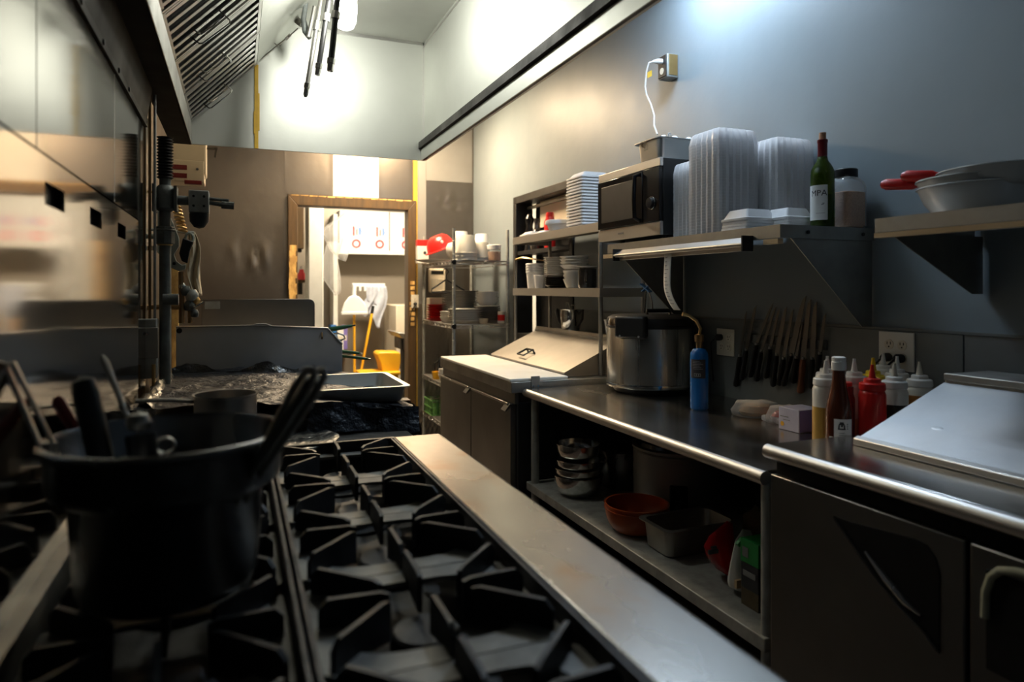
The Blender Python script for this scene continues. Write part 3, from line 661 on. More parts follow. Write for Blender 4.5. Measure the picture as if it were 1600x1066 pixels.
# ================================================================ FRYERS AND THEIR SPLASH GUARDS
t = T('fryer', 'fryer behind a tall steel splash guard with a cut corner', 'fryer', (.1, 3.3, 0))
part('body', MB().box(-.25, .40, 3.115, 3.52, .1, .95), 'steel_dull', t, bevel=.004)
for x in (-.22, .37):
    for y in (3.15, 3.48): part('leg', MB().tube([(x, y, 0), (x, y, .101)], .02, 10), 'steel_dull', t)
pl = [at(u, v, Y=3.10) for u, v in ((275,511),(396,509),(512,513),(535,538))]
xs = [(p.x, p.z) for p in pl]
part('splash_guard', MB().prism([(xs[0][0],.9)]+xs+[(xs[3][0],.9)], 'y', 3.10, 3.108), 'steel_scuffed', t, bevel=.002)
part('guard_hem', MB().tube([Vector((p[0], 3.10, p[1])) for p in xs], .004, 8), 'steel', t)
part('finger_lift', MB().tube([at(390,510,Y=3.1), at(402,506.5,Y=3.1), at(416,506.5,Y=3.1), at(428,511,Y=3.1)], .004, 6), 'steel', t)
p = at(280, 517, Y=3.098); part('hole', MB().tube([p, p+Vector((0,.004,0))], .011, 12), 'black', t)
p = at(503, 524, Y=3.098); part('hook', MB().tube([p+Vector((0,0,.012)), p-Vector((0,.01,.006)), p-Vector((0,.004,.016))], .004, 6), 'bronze', t)
for (nm, u0, v0, u1, v1, m_, lb) in (('basket', 505, 517, 551, 509, 'green_plastic', 'fryer basket with a green handle rising past the splash guard'), ('basket', 533, 549, 562, 552, 'green_plastic', 'fryer basket with short dark handle, upper of the two prongs'), ('basket', 533, 556, 575, 561, 'green_plastic', 'fryer basket with longer dark handle, lower of the two prongs')):
    a, b = at(u0, v0, Y=3.22+.03*(v0>530)), at(u1, v1, Y=3.16+.03*(v0>530)); k = T('fryer_basket', lb, 'basket', a)
    d = (b-a).normalized()
    part('handle', MB().tube([a-d*.05, a, a+(b-a)*.7, b], [.006,.012,.010,.005] if v0 < 530 else [.005,.007,.007,.006], 10), m_, k)
    part('tip', MB().tube([b-d*.01, b+d*.012], .004, 8), 'chrome', k)
    bk = MB()
    for i in range(7): bk.tube([a-d*.06+Vector((-.02*i, .02, -.02)), a-d*.06+Vector((-.02*i, .02, -.12)), a-d*.06+Vector((-.02*i, .14, -.12)), a-d*.06+Vector((-.02*i, .14, -.02))], .0015, 5)
    part('wire_mesh', bk, 'steel', k)
k = T('wire_loop', 'bent chrome wire loop beside the cut corner of the splash guard', 'hook', at(530, 530, Y=3.14))
part('loop', MB().tube([at(u, v, Y=3.14) for u, v in ((516,522),(528,521),(537,524),(539,529),(533,532),(522,530))], .004, 6), 'chrome', k)
t = T('fryer', 'farther fryer with a dark round-cornered splash guard and a taped note', 'fryer', (.1, 3.8, 0))
part('body', MB().box(-.18, .34, 3.615, 4.05, .1, .95), 'steel_dull', t, bevel=.004)
for x in (-.15, .31):
    for y in (3.65, 4.01): part('leg', MB().tube([(x, y, 0), (x, y, .101)], .02, 10), 'steel_dull', t)
q0, q1 = at(315, 516, Y=3.6), at(492, 467, Y=3.6); r = .03
pl = [(q0.x, .9), (q0.x, q1.z)]+[(q1.x-r+r*math.sin(a), q1.z-r+r*math.cos(a)) for a in (0, .4, .8, 1.2, PI/2)]+[(q1.x, .9)]
part('splash_guard', MB().prism(pl, 'y', 3.6, 3.608), 'steel_door', t, bevel=.002)
q0, q1 = at(320, 483, Y=3.597), at(344, 471, Y=3.597)
part('taped_note', MB().box(q0.x, q1.x, 3.596, 3.599, q0.z, q1.z), 'galvanised', t)

# ================================================================ COVERED BROILER BESIDE THE RANGE
t = T('covered_broiler', 'broiler draped in crumpled dark plastic between range and fryer', 'broiler', (.13, 2.5, 0))
part('body', MB().box(-.26, .50, 2.17, 3.08, .1, .945).box(-.26, .50, 1.935, 2.17, .1, .895), 'grime_and_shade', t, bevel=.006)
from mathutils import noise
def crumple(p, a, s_):
    n = noise.noise_vector(p*s_); n2 = noise.noise_vector(p*s_*3.1); return p+n*a+n2*a*.45
def top(u, v):
    x = -.27+.81*u; y = 2.15+.95*v; z = 1.005-.055*max(0, u-.45)/.55*(1-.3*v)
    if v < .02: z -= .0
    return crumple(Vector((x, y, z)), .012, 9)
def hang(u, v):
    x = .20+.345*u-.008*v; y = 2.15-.03*v-.01*math.sin(u*9); z0 = 1.005-.055*max(0, (.47+.43*u)-.45)/.55
    return crumple(Vector((x, y, z0-v*(.088-.018*u))), .010, 11)
def hang2(u, v):
    x = -.275+.06*u; y = 2.15-.02*v; return crumple(Vector((x, y, 1.0-v*.10)), .012, 11)
def side(u, v):
    return crumple(Vector((.545+.015*v, 2.15+.95*u, .955-v*(.13+.03*math.sin(u*7)))), .010, 9)
part('top_cover', MB().grid(top, 48, 48), 'cover', t, ang=180)
part('front_drape', MB().grid(hang, 36, 12), 'cover', t, ang=180)
part('front_drape', MB().grid(hang2, 10, 12), 'foil', t, ang=180)
part('side_drape', MB().grid(side, 48, 14), 'cover', t, ang=180)
def back(u, v):
    a, b = at(290, 612, Y=2.35), at(500, 600, Y=3.0)
    x = -.24+.48*u; y = 2.98+.03*math.sin(u*6); return crumple(Vector((x, y, .99+v*(.035+.02*math.sin(u*11)))), .012, 14)
part('foil_rim', MB().grid(back, 40, 8), 'foil', t, ang=180)
def lft(u, v): return crumple(Vector((-.26+.035*u, 2.17+.8*v, 1.00+.05*u*(1-u)*4*.5)), .014, 12)
part('foil_edge', MB().grid(lft, 6, 40), 'foil', t, ang=180)
part('black_knob', MB().lathe([(0,-.03),(.02,-.02),(.028,0),(.02,.02),(0,.03)], (-.268, 2.42, .97), 14), 'black_plastic', t)
part('trivet_bar', MB().box(.30, .56, 2.33, 2.39, .94, .955), 'wood_frame', t)
# steel pan on the cover
def hotel_pan(name, label, x0, x1, y0, y1, z0, z1, m, group=None, lip=.016, tp=.014):
    t = T(name, label, 'pan', ((x0+x1)/2, (y0+y1)/2, z0), group)
    def rr(e, z, r):
        X0, X1, Y0, Y1 = x0-e, x1+e, y0-e, y1+e; o = []
        for (cx, cy, a0) in ((X1-r, Y1-r, 0), (X0+r, Y1-r, PI/2), (X0+r, Y0+r, PI), (X1-r, Y0+r, 1.5*PI)):
            for i in range(6): a = a0+i*PI/10; o.append((cx+r*math.cos(a), cy+r*math.sin(a), z))
        return o
    rings = [rr(-tp, z0, .02), rr(-tp+.004, z0+.006, .024), rr(-.002, z1-.006, .028), rr(0, z1, .028), rr(lip, z1, .03), rr(lip, z1-.004, .03)]
    inner = [rr(-.004, z1-.003, .026), rr(-tp+.001, z0+.008, .022), rr(-tp-.002, z0+.003, .02)]
    rings = list(reversed(inner))+[rr(-.003, z1, .027)] + rings[4:6]+[rr(.001, z1-.004, .028), rr(-tp+.006, z0+.006, .024), rr(-tp, z0, .02)]
    n = 24; vs = [p for r in rings for p in r]; fs = [(j*n+i, j*n+(i+1) % n, (j+1)*n+(i+1) % n, (j+1)*n+i) for j in range(len(rings)-1) for i in range(n)]
    fs += [tuple(range(n)), tuple(reversed(range((len(rings)-1)*n, len(rings)*n)))]
    part('pan', MB().add(vs, fs), m, t)
    return t
hp = hotel_pan('steam_pan', 'wide shallow steel pan with white residue on the dark plastic cover', .215, .53, 2.27, 2.66, .962, 1.015, 'steel_hood')
part('residue', MB().lathe([(0,.0075),(.08,.006),(.11,.004)], (.40, 2.53, .962), 18, sx=1, sy=.9).dent(.002, 60), 'foam', hp)
# small saucepan and burnt plate at the far end of the range
t = T('saucepan', 'small steel saucepan standing at the far end of the range', 'pan', (-.025, 1.80, .931))
part('pan', MB().lathe([(0,0),(.062,0),(.070,.008),(.071,.150),(.075,.153),(.075,.156),(.069,.155),(.067,.012),(0,.006)], (0,0,0), 32), 'steel', t, local=True)
part('handle', MB().tube([Vector((-.07,0,.14)), Vector((-.12,-.02,.15)), Vector((-.19,-.04,.155))], .008, 8, flat=.6), 'steel_dull', t, local=True)
solo('griddle_plate', MB().lathe([(0,0),(.13,0),(.150,.008),(.155,.018),(.150,.020),(.12,.012),(0,.010)], (.12, 2.035, .897), 36).dent(.004, 22), 'foil', 'burnt round iron plate lying between range and covered broiler', 'plate')
# ================================================================ WORK TABLE (right)
TZ = .87
t = T('work_table', 'long stainless work table with a rolled front edge and an undershelf', 'table', (1.6, 2.2, 0))
part('tabletop', MB().box(1.268, 1.985, 1.395, 2.965, TZ-.022, TZ), 'steel_table', t)
part('rolled_edge', MB().tube([(1.268, 1.392, TZ-.019), (1.268, 2.968, TZ-.019)], .019, 16), 'steel_length', t)
part('end_trim', MB().box(1.268, 1.98, 2.965, 2.97, TZ-.04, TZ), 'steel', t)
for x in (1.30, 1.95):
    for y in (1.417, 2.935): part('leg', MB().tube([(x, y, .0), (x, y, TZ-.02)], .019, 14), 'galvanised', t)
part('undershelf', MB().box(1.272, 1.97, 1.40, 2.975, .392, .43), 'galvanised', t, bevel=.003)

# undershelf things
UZ = .4305
def bowl(name, label, c, r, h, m, group=None, th=.0025, rim=.004, base=.5, cat='bowl'):
    prof = [(0, 0), (r*base, 0)]+[(r*(base+(1-base)*math.sin(q)), h*(1-math.cos(q))) for q in [i*PI/2/8 for i in range(1, 9)]]
    inn = [(p[0]-th, p[1]+th) for p in reversed(prof[2:])]
    mb = MB().lathe(prof+[(r+rim, h), (r+rim, h+.003), (r-th, h+.002)]+inn+[(0, th)], (0,0,0), 36)
    mb.move(c); return solo(name, mb, m, label, cat, group)
z = UZ
for k, (r, h, lb) in enumerate([(.108, .088, 'large steel mixing bowl at the bottom of the undershelf stack'), (.104, .075, 'steel mixing bowl, second from the bottom of the undershelf stack'), (.098, .070, 'steel mixing bowl, third from the bottom of the undershelf stack'), (.098, .080, 'deep steel mixing bowl topping the undershelf stack')]):
    bowl('mixing_bowl', lb, (1.405, 2.70, UZ+[0, .045, .085, .145][k]), r, h, 'chrome', 'steel mixing bowls under the table')
t = T('stock_pot', 'dark stock pot behind the steel bowls under the table', 'pot', (1.68, 2.76, UZ))
part('body', MB().lathe([(0,0),(.115,0),(.12,.01),(.12,.15),(.126,.152),(.126,.160),(.116,.158),(.114,.01),(0,.006)], (0,0,0), 36), 'pot_steel', t, local=True)
part('lid', MB().lathe([(.128,.161),(.128,.168),(.10,.180),(.02,.188),(0,.188)], (0,0,0), 36), 'pot_steel', t, local=True)
part('handle', MB().tube([(-.125,-.03,.12),(-.15,-.025,.125),(-.15,.025,.125),(-.125,.03,.12)], .005, 8), 'steel_dull', t, local=True)
t = T('rice_cooker', 'big pale grey rice cooker with a black control panel under the table', 'cooker', (1.70, 2.37, UZ))
part('body', MB().lathe([(0,0),(.165,0),(.178,.012),(.184,.05),(.186,.245),(.180,.252),(.0,.252)], (0,0,0), 48), 'tan_side', t, local=True)
part('rim', MB().lathe([(.180,.252),(.190,.256),(.190,.266),(.178,.270)], (0,0,0), 48), 'steel_dull', t, local=True)
part('lid', MB().lathe([(.176,.268),(.170,.285),(.10,.305),(.03,.310),(0,.310)], (0,0,0), 40), 'black_gloss', t, local=True)
part('knob', MB().lathe([(.018,.308),(.026,.322),(.022,.332),(0,.335)], (0,0,0), 18), 'black_plastic', t, local=True)
a = math.atan2(-2.37, -1.70)
n_ = Vector((math.cos(a), math.sin(a), 0)); s_ = Vector((-n_.y, n_.x, 0))
part('control_panel', MB().obox(n_*.186+Vector((0,0,.09)), s_, (0,0,1), n_, .034, .055, .010), 'black_gloss', t, local=True, bevel=.006)
part('switch', MB().obox(n_*.200+Vector((0,0,.075)), s_, (0,0,1), n_, .012, .016, .006), 'black_plastic', t, local=True, bevel=.002)
for s in (-1, 1): part('side_handle', MB().tube([s_*s*.183+Vector((0,0,.20))+n_*.03, s_*s*.215+Vector((0,0,.20))+n_*.025, s_*s*.215+Vector((0,0,.20))-n_*.025, s_*s*.183+Vector((0,0,.20))-n_*.03], .007, 8), 'black_plastic', t, local=True)
for k, lb in enumerate(['orange plastic bowl under its twin on the undershelf', 'upper of the two nested orange plastic bowls on the undershelf']):
    bowl('orange_bowl', lb, (1.40, 2.215, UZ+.016*k), .118, .085, 'orange_bowl', 'nested orange bowls under the table', th=.003, base=.55)
hotel_pan('steam_pan', 'deep narrow steel pan at the front of the undershelf', 1.34, 1.62, 1.925, 2.085, UZ, UZ+.098, 'steel_dull')
def bag(name, label, c, w_, d_, h, m, lean=(0,0), pinch=.55, seed=1, rz=0, cat='bag', extra=()):
    def fn(u, v):
        a = 2*PI*u; k = 1-(1-pinch)*max(0, (v-.35)/.65)**1.5; kk = k if v > 0 else .9
        ca, sa = math.cos(a), math.sin(a); q = (abs(ca)**4+abs(sa)**4)**-.25
        x = w_/2*ca*q*kk*(1 if v < .9 else 1.15); y = d_/2*sa*q*(kk if v < .6 else kk*(1-(v-.6)/.4*.85))
        return Vector((x+lean[0]*v, y+lean[1]*v, h*v))
    mb = MB().grid(fn, 28, 16)
    mb.add([(0,0,0)]+[mb.v[i] for i in range(28)], [(0, i+2 if i < 27 else 1, i+1) for i in range(28)])
    from mathutils import noise as N
    mb.v = [p+N.noise_vector(p*22+Vector((seed*9,0,0)))*.008*(1 if p.z > .004 else 0) for p in mb.v]
    t = T(name, label, cat, c, rz=rz)
    part('bag', mb, m, t, local=True, ang=180)
    return t
def pouch(name, label, pts, Y, th, m, seed):
    L = [at(*p, Y=Y) for p, q in pts]; R_ = [at(*q, Y=Y) for p, q in pts]; zmin = min(p.z for p in L+R_)
    def lerp(A, v):
        k = v*(len(A)-1); i = min(int(k), len(A)-2); return A[i].lerp(A[i+1], k-i)
    mb = MB()
    for s_ in (-1, 1):
        def fn(u, v):
            p = lerp(L, v).lerp(lerp(R_, v), u); p.z += UZ+.001-zmin
            p.y += s_*th*(math.sin(PI*u)**.5)*min(1, .05+1.3*v**.8)*(1 if v < .93 else .85)
            n = noise.noise(p*28+Vector((seed,0,0)))*.006*math.sin(PI*u); p.y += n; p.x += n*.5; p.z = max(p.z, UZ+.001); return p
        mb.grid(fn, 18, 20)
    t = T(name, label, 'bag', (sum(p.x for p in L+R_)/len(L+R_), Y, UZ)); part('bag', mb, m, t, ang=180); return t
t = pouch('snack_bag', 'glossy red foil bag slumped on the undershelf', [((1136,826),(1145,830)),((1122,838),(1147,852)),((1108,850),(1147,872)),((1101,867),(1146,892)),((1107,884),(1143,908)),((1122,901),(1139,913))], 1.745, .035, 'red_gloss', 2)
q0, q1 = at(1108, 872, Y=1.708), at(1122, 858, Y=1.708)
part('print', MB().box(q0.x, q1.x, 1.706, 1.714, q0.z+.01, q0.z+.022).box(q0.x+.01, q1.x-.006, 1.706, 1.714, q0.z+.026, q0.z+.032), 'ink', t)
t = pouch('white_bag', 'white and green paper bag between red bag and green carton', [((1160,836),(1173,838)),((1149,855),(1180,856)),((1143,888),(1174,890)),((1139,918),(1168,925)),((1141,927),(1162,933))], 1.645, .028, 'paper', 3)
q0, q1 = at(1150, 920, Y=1.615), at(1163, 905, Y=1.615); part('barcode', MB().box(q0.x, q1.x, 1.612, 1.622, q0.z, q1.z), 'wood_pale', t)
q0, q1 = at(1152, 852, Y=1.62), at(1160, 842, Y=1.62); part('green_stripe', MB().bar(q0, q1, .012, .012), 'green_print', t)
t = T('carton', 'green and black carton leaning at the end of the undershelf', 'carton', (1.390, 1.552, UZ))
part('box', MB().box(-.035,.035,-.036,.036,.05,.19), 'ink', t, local=True, bevel=.002)
part('green_top', MB().box(-.0356,.0356,-.0366,.0366,.125,.1905), 'green_print', t, local=True)
part('white_print', MB().obox((-.0362,.016,.155), (0,1,0), (0,0,1), (1,0,0), .012, .014, .0005), 'ink_grey', t, local=True); part('white_print', MB().obox((-.0362,.0,.095), (0,1,0), (0,0,1), (1,0,0), .025, .008, .0004), 'ink_grey', t, local=True)
part('base_flap', MB().box(-.034,.034,-.035,.035,0,.05), 'brown_bag', t, local=True)
bag('paper_bag', 'crumpled brown paper bag behind the green carton', (1.62, 1.57, UZ), .16, .16, .26, 'brown_bag', (0,0), .7, 5)
bag('paper_bag', 'low dull brown bag at the back behind the narrow steel pan', (1.78, 1.90, UZ), .20, .2, .15, 'brown_bag', (0,0), .8, 6)

# ================================================================ NEAR PREP COOLER
KZ, KX, KY = .942, 1.25, 1.387
t = T('prep_cooler', 'near stainless prep cooler with a slanted lid and black recessed door pulls', 'cooler', (1.6, .8, 0))
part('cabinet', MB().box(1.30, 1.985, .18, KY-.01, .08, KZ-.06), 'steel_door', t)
part('gasket', MB().box(1.285, 1.30, .19, KY-.016, .10, KZ-.045), 'black', t)
part('top', MB().box(KX+.018, 1.985, .17, KY, KZ-.034, KZ), 'steel_table', t, bevel=.006)
part('rolled_edge', MB().tube([(KX+.018, .17, KZ-.018), (KX+.018, KY-.001, KZ-.018)], .0178, 16), 'steel_length', t)
for i, (y0, y1) in enumerate([(.872, KY-.012), (.36, .862)]):
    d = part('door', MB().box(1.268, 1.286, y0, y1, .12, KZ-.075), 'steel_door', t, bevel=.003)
    if i == 0:
        pl = [at(u, v, X=1.267) for u, v in ((1301,806),(1330,816),(1430,842),(1448,852),(1462,872),(1469,900),(1468,1022),(1440,985),(1400,945),(1365,900),(1330,850))]
        part('recess', MB().prism([(p.y, p.z) for p in pl], 'x', 1.2655, 1.270), 'black', d, bevel=.001)
        part('recess_lip', MB().tube([at(u, v, X=1.264) for u, v in ((1303,808),(1332,850),(1366,899),(1402,944),(1441,984),(1466,1018))], .0045, 8), 'black_plastic', d)
        part('grip', MB().tube([at(u, v, X=1.266) for u, v in ((1352,862),(1385,905),(1415,940),(1440,962))], [.004,.008,.009,.004], 8), 'pot_steel', d)
    else:
        q0, q1 = at(1540, 1045, X=1.267), at(1545, 890, X=1.267)
        part('recess', MB().box(1.2655, 1.270, .40, q0.y, q0.z, q1.z), 'black', d, bevel=.012)
        part('handle_trim', MB().tube([at(u, v, X=1.262) for u, v in ((1539,965),(1540,925),(1548,902),(1562,892),(1585,893),(1612,899))], .0075, 10), 'handle_pale', d)
# slanted lid
L0, L1 = (1.462, .958), (1.79, 1.087)
lid = part('lid', MB().prism([L0, L1, (1.79, KZ+.02), (1.462, KZ+.004)], 'y', .2, 1.288), 'steel_scuffed', t, bevel=.003)
part('lid_lip', MB().prism([(1.458,KZ+.0015),(1.458,.960),(1.475,.966),(1.475,KZ+.0015)], 'y', .198, 1.291), 'steel_length', lid, bevel=.002)
part('lid_back', MB().box(1.792, 1.97, .2, 1.288, KZ+.001, 1.098), 'steel', t, bevel=.004)
part('hinge_rail', MB().box(1.785, 1.80, .2, 1.286, 1.092, 1.112).box(1.80, 1.97, .2, 1.286, 1.098, 1.110), 'steel_dull', t, bevel=.003)
part('dent', MB().lathe([(.016,0),(.012,.0012),(.006,.0014),(0,.001)], (1.575, 1.15, 1.0022), 16, sx=.5, rot=Matrix.Rotation(-.3743, 3, 'Y')), 'steel_scuffed', lid)
for y in (.25, 1.3): 
    for x in (1.36, 1.93): part('leg', MB().tube([(x, y, 0), (x, y, .09)], .022, 12), 'black_plastic', t)

# ================================================================ BOTTLES AND FOOD ON THE TABLE
def squeeze(x, y, h, r, body, fill, level, capm, label, tip=None):
    t = T('squeeze_bottle', label, 'bottle', (x, y, TZ+.0005), 'squeeze bottles by the near cooler')
    hb = h-.072
    part('body', MB().lathe([(0,0),(r-.004,0),(r,.004),(r,hb-.012),(r-.003,hb-.004),(r-.006,hb)], (0,0,0), 28), body, t, local=True)
    if fill: part('contents', MB().lathe([(r+.0004,.004),(r+.0004,level*hb)], (0,0,0), 28, cap=False), fill, t, local=True)
    part('cap', MB().lathe([(r-.002,hb),(r-.001,hb+.003),(r-.002,hb+.018),(r-.005,hb+.021),(r-.013,hb+.022),(r-.014,hb+.031),(r-.016,hb+.033),(.011,hb+.034)], (0,0,0), 28), capm, t, local=True)
    part('nozzle', MB().lathe([(.010,hb+.034),(.0085,hb+.040),(.0045,hb+.066),(.0045,hb+.072),(0,hb+.072)], (0,0,0), 14), tip or capm, t, local=True)
    return t
W = 'white_plastic'
squeeze(1.603, 1.515, 0.260, .036, 'translucent', 'sauce_mustard', .67, W, 'half-clear squeeze bottle of mustard-yellow sauce, leftmost of the bottles')
squeeze(1.70, 1.60, 0.262, .035, 'translucent', 'sauce_cream', .6, W, 'white-capped squeeze bottle almost hidden behind the leftmost mustard-yellow one')
squeeze(1.725, 1.522, 0.260, .036, 'translucent', 'sauce_cream', .45, W, 'white-capped pale squeeze bottle right behind the brown hot-sauce bottle')
squeeze(1.683, 1.424, 0.254, .036, 'red_plastic', None, 0, 'red_plastic', 'all-red ketchup squeeze bottle beside the slanted cooler lid')
squeeze(1.800, 1.520, 0.260, .034, 'yellow_plastic', None, 0, 'yellow_tip', 'yellow squeeze bottle peeking out behind the all-red one')
squeeze(1.930, 1.592, 0.264, .035, 'translucent', 'sauce_cream', .5, W, 'white-capped squeeze bottle at the back nearest the wall outlet')
squeeze(1.776, 1.428, 0.254, .036, 'translucent', 'sauce_dark', .75, W, 'squeeze bottle of black sauce right of the all-red one', 'ivory')
squeeze(1.892, 1.512, 0.262, .035, 'translucent', 'sauce_brown', .6, W, 'white-capped squeeze bottle between and behind the black-sauce and brown-sauce ones')
squeeze(1.880, 1.428, 0.254, .036, 'translucent', 'sauce_brown', .86, W, 'squeeze bottle of orange-brown sauce, rightmost of the bottles', 'ivory')
t = T('sauce_bottle', 'short red squeeze bottle tucked between hot sauce and ketchup', 'bottle', (1.645, 1.49, TZ+.0005))
part('body', MB().lathe([(0,0),(.030,0),(.031,.15),(.027,.165),(.027,.185),(0,.187)], (0,0,0), 24), 'red_dark', t, local=True)
part('cap', MB().lathe([(.024,.187),(.024,.198),(0,.20)], (0,0,0), 20), 'red_plastic', t, local=True)
# hot sauce
t = T('hot_sauce_bottle', 'tall brown hot-sauce bottle with a white cap and paper label', 'bottle', (1.560, 1.428, TZ+.0005))
part('glass', MB().lathe([(0,0),(.032,0),(.035,.004),(.035,.118),(.0345,.130),(.030,.155),(.024,.182),(.0185,.210),(.0165,.235),(.0165,.248),(0,.249)], (0,0,0), 32), 'hot_glass', t, local=True)
part('cap', MB().lathe([(.0185,.244),(.0195,.247),(.0195,.266),(.0175,.268),(.0185,.270),(.0185,.279),(.014,.281),(0,.281)], (0,0,0), 24), W, t, local=True)
ha = math.atan2(-1.428, -1.560)
lab = part('paper_label', MB().lathe([(.0356,.028),(.0356,.112)], (0,0,0), 20, ha-.35, ha+1.1, cap=False), 'label_paper', t, local=True)
def cyl(r, a, x, z, dr=.0004): return Vector(((r+dr)*math.cos(a+x/r), (r+dr)*math.sin(a+x/r), z))
def inkbox(x0, x1, z0, z1, r=.0356, a=0, n=4, dr=.0004): return MB().grid(lambda u, v: cyl(r, a, x0+(x1-x0)*u, z0+(z1-z0)*v, dr), n, 1)
em = MB()
for x0, x1, z0, z1 in ((-.002,.008,.100,.104),(-.004,.010,.096,.100),(.001,.006,.091,.096),(-.006,-.002,.086,.096),(.008,.012,.086,.096),(-.007,.013,.083,.087)):
    b_ = inkbox(x0, x1, z0, z1, a=ha+.12); em.add(b_.v, b_.f)
part('emblem', em, 'ink', lab, local=True)
em = MB()
for k in range(7):
    b_ = inkbox(-.004, .010+.006*(k % 2), .040+.0055*k, .0415+.0055*k, a=ha+.12); em.add(b_.v, b_.f)
for k in range(3):
    b_ = inkbox(.017, .020, .084+.006*k, .088+.006*k, a=ha+.12); em.add(b_.v, b_.f)
part('small_print', em, 'ink_grey', lab, local=True)
bc = part('barcode_label', MB().lathe([(.0357,.026),(.0357,.062)], (0,0,0), 8, ha-.75, ha-.42, cap=False), 'paper', t, local=True)
em = MB()
for k in range(7):
    b_ = inkbox(-.004, .005, .034+.0036*k, .0355+.0036*k, .0357, ha-.59, 2); em.add(b_.v, b_.f)
part('bars', em, 'ink', bc, local=True)
# small carton
t = T('small_carton', 'small white carton with a purple side, left of the bottles', 'carton', (1.745, 1.755, TZ+.0005))
part('box', MB().box(-.05,.05,-.045,.045,0,.075), 'paper_purple', t, local=True, bevel=.002)
part('purple_side', MB().box(-.048,.048,-.0462,-.0452,.002,.073), 'purple', t, local=True)
part('print', MB().obox((-.0505,.020,.045), (0,1,0), (0,0,1), (1,0,0), .018, .0015, .0005).obox((-.0505,.010,.035), (0,1,0), (0,0,1), (1,0,0), .014, .001, .0005), 'ink_grey', t, local=True)
part('round_mark', MB().tube([(-.0508,.028,.020),(-.0502,.028,.020)], .008, 12), 'yellow_plastic', t, local=True)
# wrapped food
t = T('bread_roll', 'bread roll in a crumpled clear bag on the work table', 'bread', (1.80, 2.03, TZ+.0005))
part('roll', MB().lathe([(0,0),(.05,.002),(.062,.016),(.05,.036),(.02,.042),(0,.042)], (0,0,0), 24, sx=1.1, sy=.9), 'bun', t, local=True)
part('bag', MB().lathe([(0,.0005),(.075,.001),(.082,.018),(.068,.045),(.03,.053),(0,.054)], (0,0,0), 36, sx=1.15, sy=1.0).dent(.007, 30), 'wrap', t, local=True, ang=180)
t = T('meat_pack', 'clear pack of red meat beside the bread roll', 'food pack', (1.80, 1.885, TZ+.0005))
part('tray', MB().box(-.06,.06,-.05,.05,0,.02), 'clear_plastic', t, local=True, bevel=.006)
part('meat', MB().lathe([(0,.004),(.04,.004),(.045,.018),(.03,.034),(0,.036)], (0,0,0), 20, sx=1.1).dent(.004, 50), 'meat', t, local=True)
part('wrap', MB().lathe([(0,.0005),(.06,.001),(.066,.02),(.05,.05),(.02,.058),(0,.056)], (0,0,0), 32, sx=1.05, sy=.9).dent(.008, 34), 'wrap', t, local=True, ang=180)
# blue torch cylinder
t = T('gas_torch', 'blue propane cylinder with a bent torch head on the work table', 'torch', (1.675, 2.2, TZ+.0005))
part('cylinder', MB().lathe([(0,.004),(.030,0),(.0345,.006),(.035,.205),(.033,.222),(.024,.236),(.012,.240),(0,.240)], (0,0,0), 32), 'blue_can', t, local=True)
part('label', MB().lathe([(.0354,.125),(.0354,.198)], (0,0,0), 20, ha-.9, ha+.9, cap=False), 'ink', t, local=True)
tl = MB()
for k in range(6):
    b_ = inkbox(-.02, .02-.006*(k % 3), .160+.006*k, .162+.006*k, .0354, ha); tl.add(b_.v, b_.f)
for (x0, x1, z0, z1) in ((-.014,.012,.132,.134),(-.014,.012,.142,.144),(-.014,-.012,.132,.144),(.010,.012,.132,.144),(-.006,-.003,.134,.142),(.002,.006,.134,.142)):
    b_ = inkbox(x0, x1, z0, z1, .0354, ha); tl.add(b_.v, b_.f)
part('label_print', tl, 'ink_grey', t, local=True)
part('valve', MB().lathe([(.012,.240),(.013,.262),(.018,.264),(.018,.290),(.010,.294),(0,.294)], (0,0,0), 16), 'bronze', t, local=True)
part('burn_tube', MB().tube([(0,0,.292),(.004,-.004,.315),(-.004,.012,.345),(-.025,.03,.365),(-.05,.04,.372)], [.006,.006,.006,.006,.009], 10), 'brass', t, local=True)

# ================================================================ RICE WARMER
t = T('rice_warmer', 'large brushed-steel rice warmer with a black lid and latch on the table', 'cooker', (1.785, 2.71, TZ+.0005))
part('foot_ring', MB().lathe([(.0,0),(.165,0),(.175,.022),(.0,.022)], (0,0,0), 48), 'black_plastic', t, local=True)
part('base_band', MB().lathe([(.178,.022),(.200,.026),(.203,.034),(.200,.046)], (0,0,0), 56), 'chrome', t, local=True)
part('body', MB().lathe([(.200,.046),(.200,.292),(.196,.300)], (0,0,0), 64), 'steel_brush', t, local=True)
part('collar', MB().lathe([(.199,.292),(.203,.296),(.203,.304),(.196,.308)], (0,0,0), 56), 'black_plastic', t, local=True)
part('lid', MB().lathe([(.201,.306),(.202,.322),(.196,.338),(.175,.350),(.08,.356),(0,.357)], (0,0,0), 56), 'black_plastic', t, local=True)
la = math.atan2(-2.71, -1.785)-.42; n_ = Vector((math.cos(la), math.sin(la), 0)); s_ = Vector((-n_.y, n_.x, 0))
part('latch', MB().obox(n_*.198+Vector((0,0,.302)), s_, (0,0,1), n_, .075, .050, .022), 'black_plastic', t, local=True, bevel=.012)
part('latch_screw', MB().tube([n_*.219-s_*.045+Vector((0,0,.262)), n_*.222-s_*.045+Vector((0,0,.262))], .005, 8).tube([n_*.219+s_*.045+Vector((0,0,.262)), n_*.222+s_*.045+Vector((0,0,.262))], .005, 8), 'chrome', t, local=True)
part('chrome_corner', MB().lathe([(.203,.306),(.204,.320),(.198,.336)], (0,0,0), 8, la-.75, la-.42, cap=False), 'chrome', t, local=True)
part('top_handle', MB().tube([(-.06,-.07,.352),(-.06,-.07,.372),(.04,-.10,.372),(.04,-.10,.352)], .009, 8), 'black_gloss', t, local=True)
